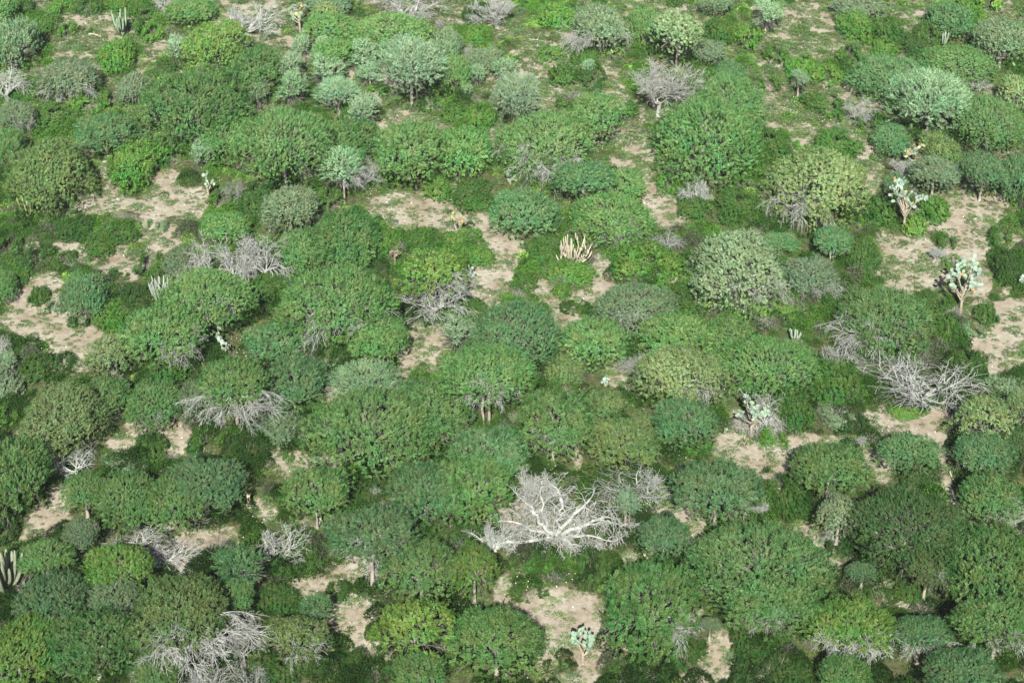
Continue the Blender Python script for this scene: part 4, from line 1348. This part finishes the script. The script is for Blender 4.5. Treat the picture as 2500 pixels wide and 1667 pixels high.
def scatter(name, src_meshes, P, scl, rot, tint, which, label, matname=None):
    """one object of points; geometry nodes puts a small plant on each"""
    me = bpy.data.meshes.new(name + '_points')
    me.vertices.add(len(P)); me.vertices.foreach_set('co', P.astype(np.float32).ravel())
    for nm, ty, v in (('scl', 'FLOAT', scl), ('rz', 'FLOAT', rot), ('pick', 'INT', which)):
        a = me.attributes.new(nm, ty, 'POINT'); a.data.foreach_set('value', v.astype(np.int32 if ty == 'INT' else np.float32))
    a = me.attributes.new('tint', 'FLOAT_COLOR', 'POINT'); a.data.foreach_set('color', np.concatenate([tint, np.ones((len(P), 1))], 1).astype(np.float32).ravel())
    o = obj(name, me)
    src = bpy.data.collections.new(name + '_kinds')
    for k, m in enumerate(src_meshes):
        so = bpy.data.objects.new(f'{name}_kind_{k:02d}', m); src.objects.link(so)
    ng = bpy.data.node_groups.new(name + '_scatter', 'GeometryNodeTree')
    ng.interface.new_socket('Geometry', in_out='INPUT', socket_type='NodeSocketGeometry')
    ng.interface.new_socket('Geometry', in_out='OUTPUT', socket_type='NodeSocketGeometry')
    gi = ng.nodes.new('NodeGroupInput'); go = ng.nodes.new('NodeGroupOutput')
    ci = ng.nodes.new('GeometryNodeCollectionInfo'); ci.inputs['Collection'].default_value = src
    ci.inputs['Separate Children'].default_value = True; ci.inputs['Reset Children'].default_value = True
    ip = ng.nodes.new('GeometryNodeInstanceOnPoints'); ip.inputs['Pick Instance'].default_value = True
    def attr(nm, ty):
        n = ng.nodes.new('GeometryNodeInputNamedAttribute'); n.data_type = ty; n.inputs['Name'].default_value = nm; return n.outputs['Attribute']
    cb = ng.nodes.new('ShaderNodeCombineXYZ')
    ng.links.new(attr('rz', 'FLOAT'), cb.inputs[2])
    ng.links.new(gi.outputs[0], ip.inputs['Points']); ng.links.new(ci.outputs[0], ip.inputs['Instance'])
    ng.links.new(attr('pick', 'INT'), ip.inputs['Instance Index'])
    ng.links.new(cb.outputs[0], ip.inputs['Rotation']); ng.links.new(attr('scl', 'FLOAT'), ip.inputs['Scale'])
    ng.links.new(ip.outputs[0], go.inputs[0])
    md = o.modifiers.new('scatter', 'NODES'); md.node_group = ng
    tag(o, label, None, None, 'stuff')
    return o

def points(step, seed, margin=14):
    rg = np.random.default_rng(seed)
    xs = np.arange(-66, 66, step); ys = np.arange(76, 205, step)
    X, Y = np.meshgrid(xs, ys); X = X.ravel() + rg.uniform(-.5, .5, X.size) * step; Y = Y.ravel() + rg.uniform(-.5, .5, Y.size) * step
    depth = Y * CP + CAM_H * SP_
    keep = np.abs(X) < depth * TANH + margin * .5
    return X[keep], Y[keep], rg

C = lambda *c: np.array(c)
# undergrowth mounds
X, Y, rg = points(.66, 5)
s = sandiness(X, Y)
zone = fbm(X / 5, Y / 5, 51, 3); z2 = fbm(X / 1.6, Y / 1.6, 61, 2)
keep = (rg.random(len(X)) < np.clip(1.05 - s * 2.4, 0, 1) * .88) & (z2 > .37)
X, Y, s, zone, z2 = X[keep], Y[keep], s[keep], zone[keep], z2[keep]; n = len(X)
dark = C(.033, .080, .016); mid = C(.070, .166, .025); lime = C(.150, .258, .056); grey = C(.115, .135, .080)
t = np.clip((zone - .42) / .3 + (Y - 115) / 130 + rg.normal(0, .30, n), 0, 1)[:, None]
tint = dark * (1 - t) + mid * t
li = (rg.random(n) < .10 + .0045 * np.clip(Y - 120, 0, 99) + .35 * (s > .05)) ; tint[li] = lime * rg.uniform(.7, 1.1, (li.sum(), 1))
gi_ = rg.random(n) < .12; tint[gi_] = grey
tint *= rg.uniform(.65, 1.3, (n, 1)) * (1 + np.where(Y > 135, .32, .46) * np.clip((Y - 135) / 42, -1, 1))[:, None]  # random tone, plus the near-dark, far-bright lighting painted into the undergrowth
scl = np.clip(.55 + (z2 - .4) * 1.6 + rg.normal(0, .28, n), .35, 1.7) * (1 - .45 * np.clip(s * 2, 0, 1))
mounds = [tuft_mesh('leafy_mound', .60, .80, 420, (.12, .07), 70 + k) for k in range(4)] + [tuft_mesh('herb_mound', .5, .42, 170, (.16, .10), 80 + k) for k in range(3)]
mounds += [tuft_mesh('shrub_mound', .95, 1.35, 1300, (.13, .06), 110 + k, .7) for k in range(4)] + [tuft_mesh('dry_twigs', .6, .8, 230, (.38, .018), 120 + k, .5) for k in range(2)]
which = np.where(li | (rg.random(n) < .15), 4 + rg.integers(0, 3, n), rg.integers(0, 4, n))
u_ = rg.random(n); shr = (u_ < .20) & (s < .12) & ~li; which[shr] = 7 + rg.integers(0, 4, shr.sum()); scl[shr] = rg.uniform(.6, 1.25, shr.sum())
dry = (u_ > .93) & (s < .5); which[dry] = 11 + rg.integers(0, 2, dry.sum()); tint[dry] = C(.26, .25, .21) * rg.uniform(.7, 1.2, (dry.sum(), 1))
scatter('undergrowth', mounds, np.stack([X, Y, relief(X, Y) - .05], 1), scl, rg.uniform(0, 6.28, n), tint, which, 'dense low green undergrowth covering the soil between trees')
# grass tufts, thicker where sand is only thinly grown over
X, Y, rg = points(.36, 6)
s = sandiness(X, Y)
z = fbm(X / 1.1, Y / 1.1, 71, 3)
dens = np.where(s < .35, .5, np.where(s < .8, .9, .55 + .3 * (Y > 150))) * np.clip((z - .33) * 5, 0, 1.6)
keep = rg.random(len(X)) < dens
X, Y, s = X[keep], Y[keep], s[keep]; n = len(X)
tint = C(.105, .175, .055) * rg.uniform(.7, 1.25, (n, 1)) + rg.uniform(-.012, .02, (n, 3))
tint = np.clip(tint, .02, .3)
scl = rg.uniform(.35, 1.0, n) * np.where(s > .8, .8, 1.0) + (rg.random(n) < .14) * .9
scl = scl * (1 + .25 * (Y > 150)); grass = [tuft_mesh('grass_tuft', .26, .14, 90, (.13, .035), 90 + k, .35) for k in range(4)]
scatter('grass', grass, np.stack([X, Y, relief(X, Y) - .01], 1), scl, rg.uniform(0, 6.28, n), tint, rg.integers(0, 4, n), 'small green grass tufts dotted over the sand')
# white flowers in the bright patches, pale pebbles on the sand
M_WHITE = bpy.data.materials.new('white_petals'); M_WHITE.use_nodes = True
M_WHITE.node_tree.nodes['Principled BSDF'].inputs['Base Color'].default_value = (.72, .74, .55, 1); M_WHITE.node_tree.nodes['Principled BSDF'].inputs['Roughness'].default_value = .8
M_STONE = wood_material('pale_stone', (.45, .43, .40), (.72, .70, .66), 9)
def bits(name, mat, r, n, spread, hgt, seed):
    rg = np.random.default_rng(seed); V = []; F = []
    for i in range(n):
        c = np.array([rg.uniform(-spread, spread), rg.uniform(-spread, spread), rg.uniform(*hgt)]); q = r * rg.uniform(.6, 1.3)
        o = len(V); V += [c + np.array(d) * q * rg.uniform(.7, 1.2) for d in ((1,0,0),(0,1,0),(-1,0,0),(0,-1,0),(0,0,.7),(0,0,-.7))]
        for a, b in ((0,1),(1,2),(2,3),(3,0)): F += [(o+a, o+b, o+4), (o+b, o+a, o+5)]
    return mesh_np(name, V, [np.array(F)], mat)
FL = [(1595,285,60,25),(1500,310,28,45),(1470,350,45,28),(1440,350,18,20),(1990,270,70,40),(1925,290,30,30),(910,485,30,14),(1470,655,30,24),(1440,700,60,30),(1330,730,30,20),(1880,770,60,18),(1840,745,30,18),(1080,485,40,20),(1410,560,40,20),(2450,130,30,12),(1590,460,20,16),(1195,1040,10,8),(1580,1235,28,20),(1560,400,20,20),(2440,850,60,40),(2350,730,30,18),(1545,265,18,12),(1630,640,40,22),(1880,610,40,20)]
P = []
rg = np.random.default_rng(8)
for cx, cy, rx, ry in FL:
    for k in range(int(rx * ry / 110)):
        a, q = rg.uniform(0, 6.28), math.sqrt(rg.random())
        x, y, _ = ground_at(cx + math.cos(a) * q * rx, cy + math.sin(a) * q * ry); P.append((x, y, .28))
for k in range(350):
    x, y, _ = ground_at(rg.uniform(0, 2500), rg.uniform(0, 1667)); P.append((x, y, .25))
P = np.array(P); P = P[sandiness(P[:, 0], P[:, 1]) < .4]; n = len(P)
scatter('flowers', [bits('white_blossoms', M_WHITE, .036, 5, .5, (.0, .22), 3)], P, rg.uniform(.6, 1.2, n), rg.uniform(0, 6, n), np.ones((n, 3)), np.zeros(n), 'tiny white flowers scattered over the bright herbs')
X, Y, rg = points(1.5, 9); s = sandiness(X, Y); k = (s > .5) & (rg.random(len(X)) < .4); X, Y = X[k], Y[k]; n = len(X)
scatter('pebbles', [bits('pale_pebbles', M_STONE, .05, 3, .5, (0, .03), 4)], np.stack([X, Y, relief(X, Y) + .01], 1), rg.uniform(.5, 1.4, n), rg.uniform(0, 6, n), np.ones((n, 3)), np.zeros(n), 'pale pebbles scattered over the bare sand')

# ------------------------------------------------------------------ the air
hm = bpy.data.materials.new('pale_air'); hm.use_nodes = True
ht = hm.node_tree
for n_ in list(ht.nodes): ht.nodes.remove(n_)
ho = ht.nodes.new('ShaderNodeOutputMaterial'); hv = ht.nodes.new('ShaderNodeVolumePrincipled')
hv.inputs['Color'].default_value = (.92, .95, .97, 1); hv.inputs['Density'].default_value = .00015; hv.inputs['Anisotropy'].default_value = .2
ht.links.new(hv.outputs[0], ho.inputs['Volume'])
x0, x1, y0, y1, z0, z1 = -3100, 3100, -3100, 3100, -2.0, 86.0
V = [(x, y, z) for z in (z0, z1) for y in (y0, y1) for x in (x0, x1)]
hz = obj('haze', mesh_np('haze_box', V, [np.array([(0, 2, 3, 1), (4, 5, 7, 6), (0, 1, 5, 4), (2, 6, 7, 3), (0, 4, 6, 2), (1, 3, 7, 5)])], hm))
tag(hz, 'thin pale haze over the whole bushland', None, None, 'stuff')
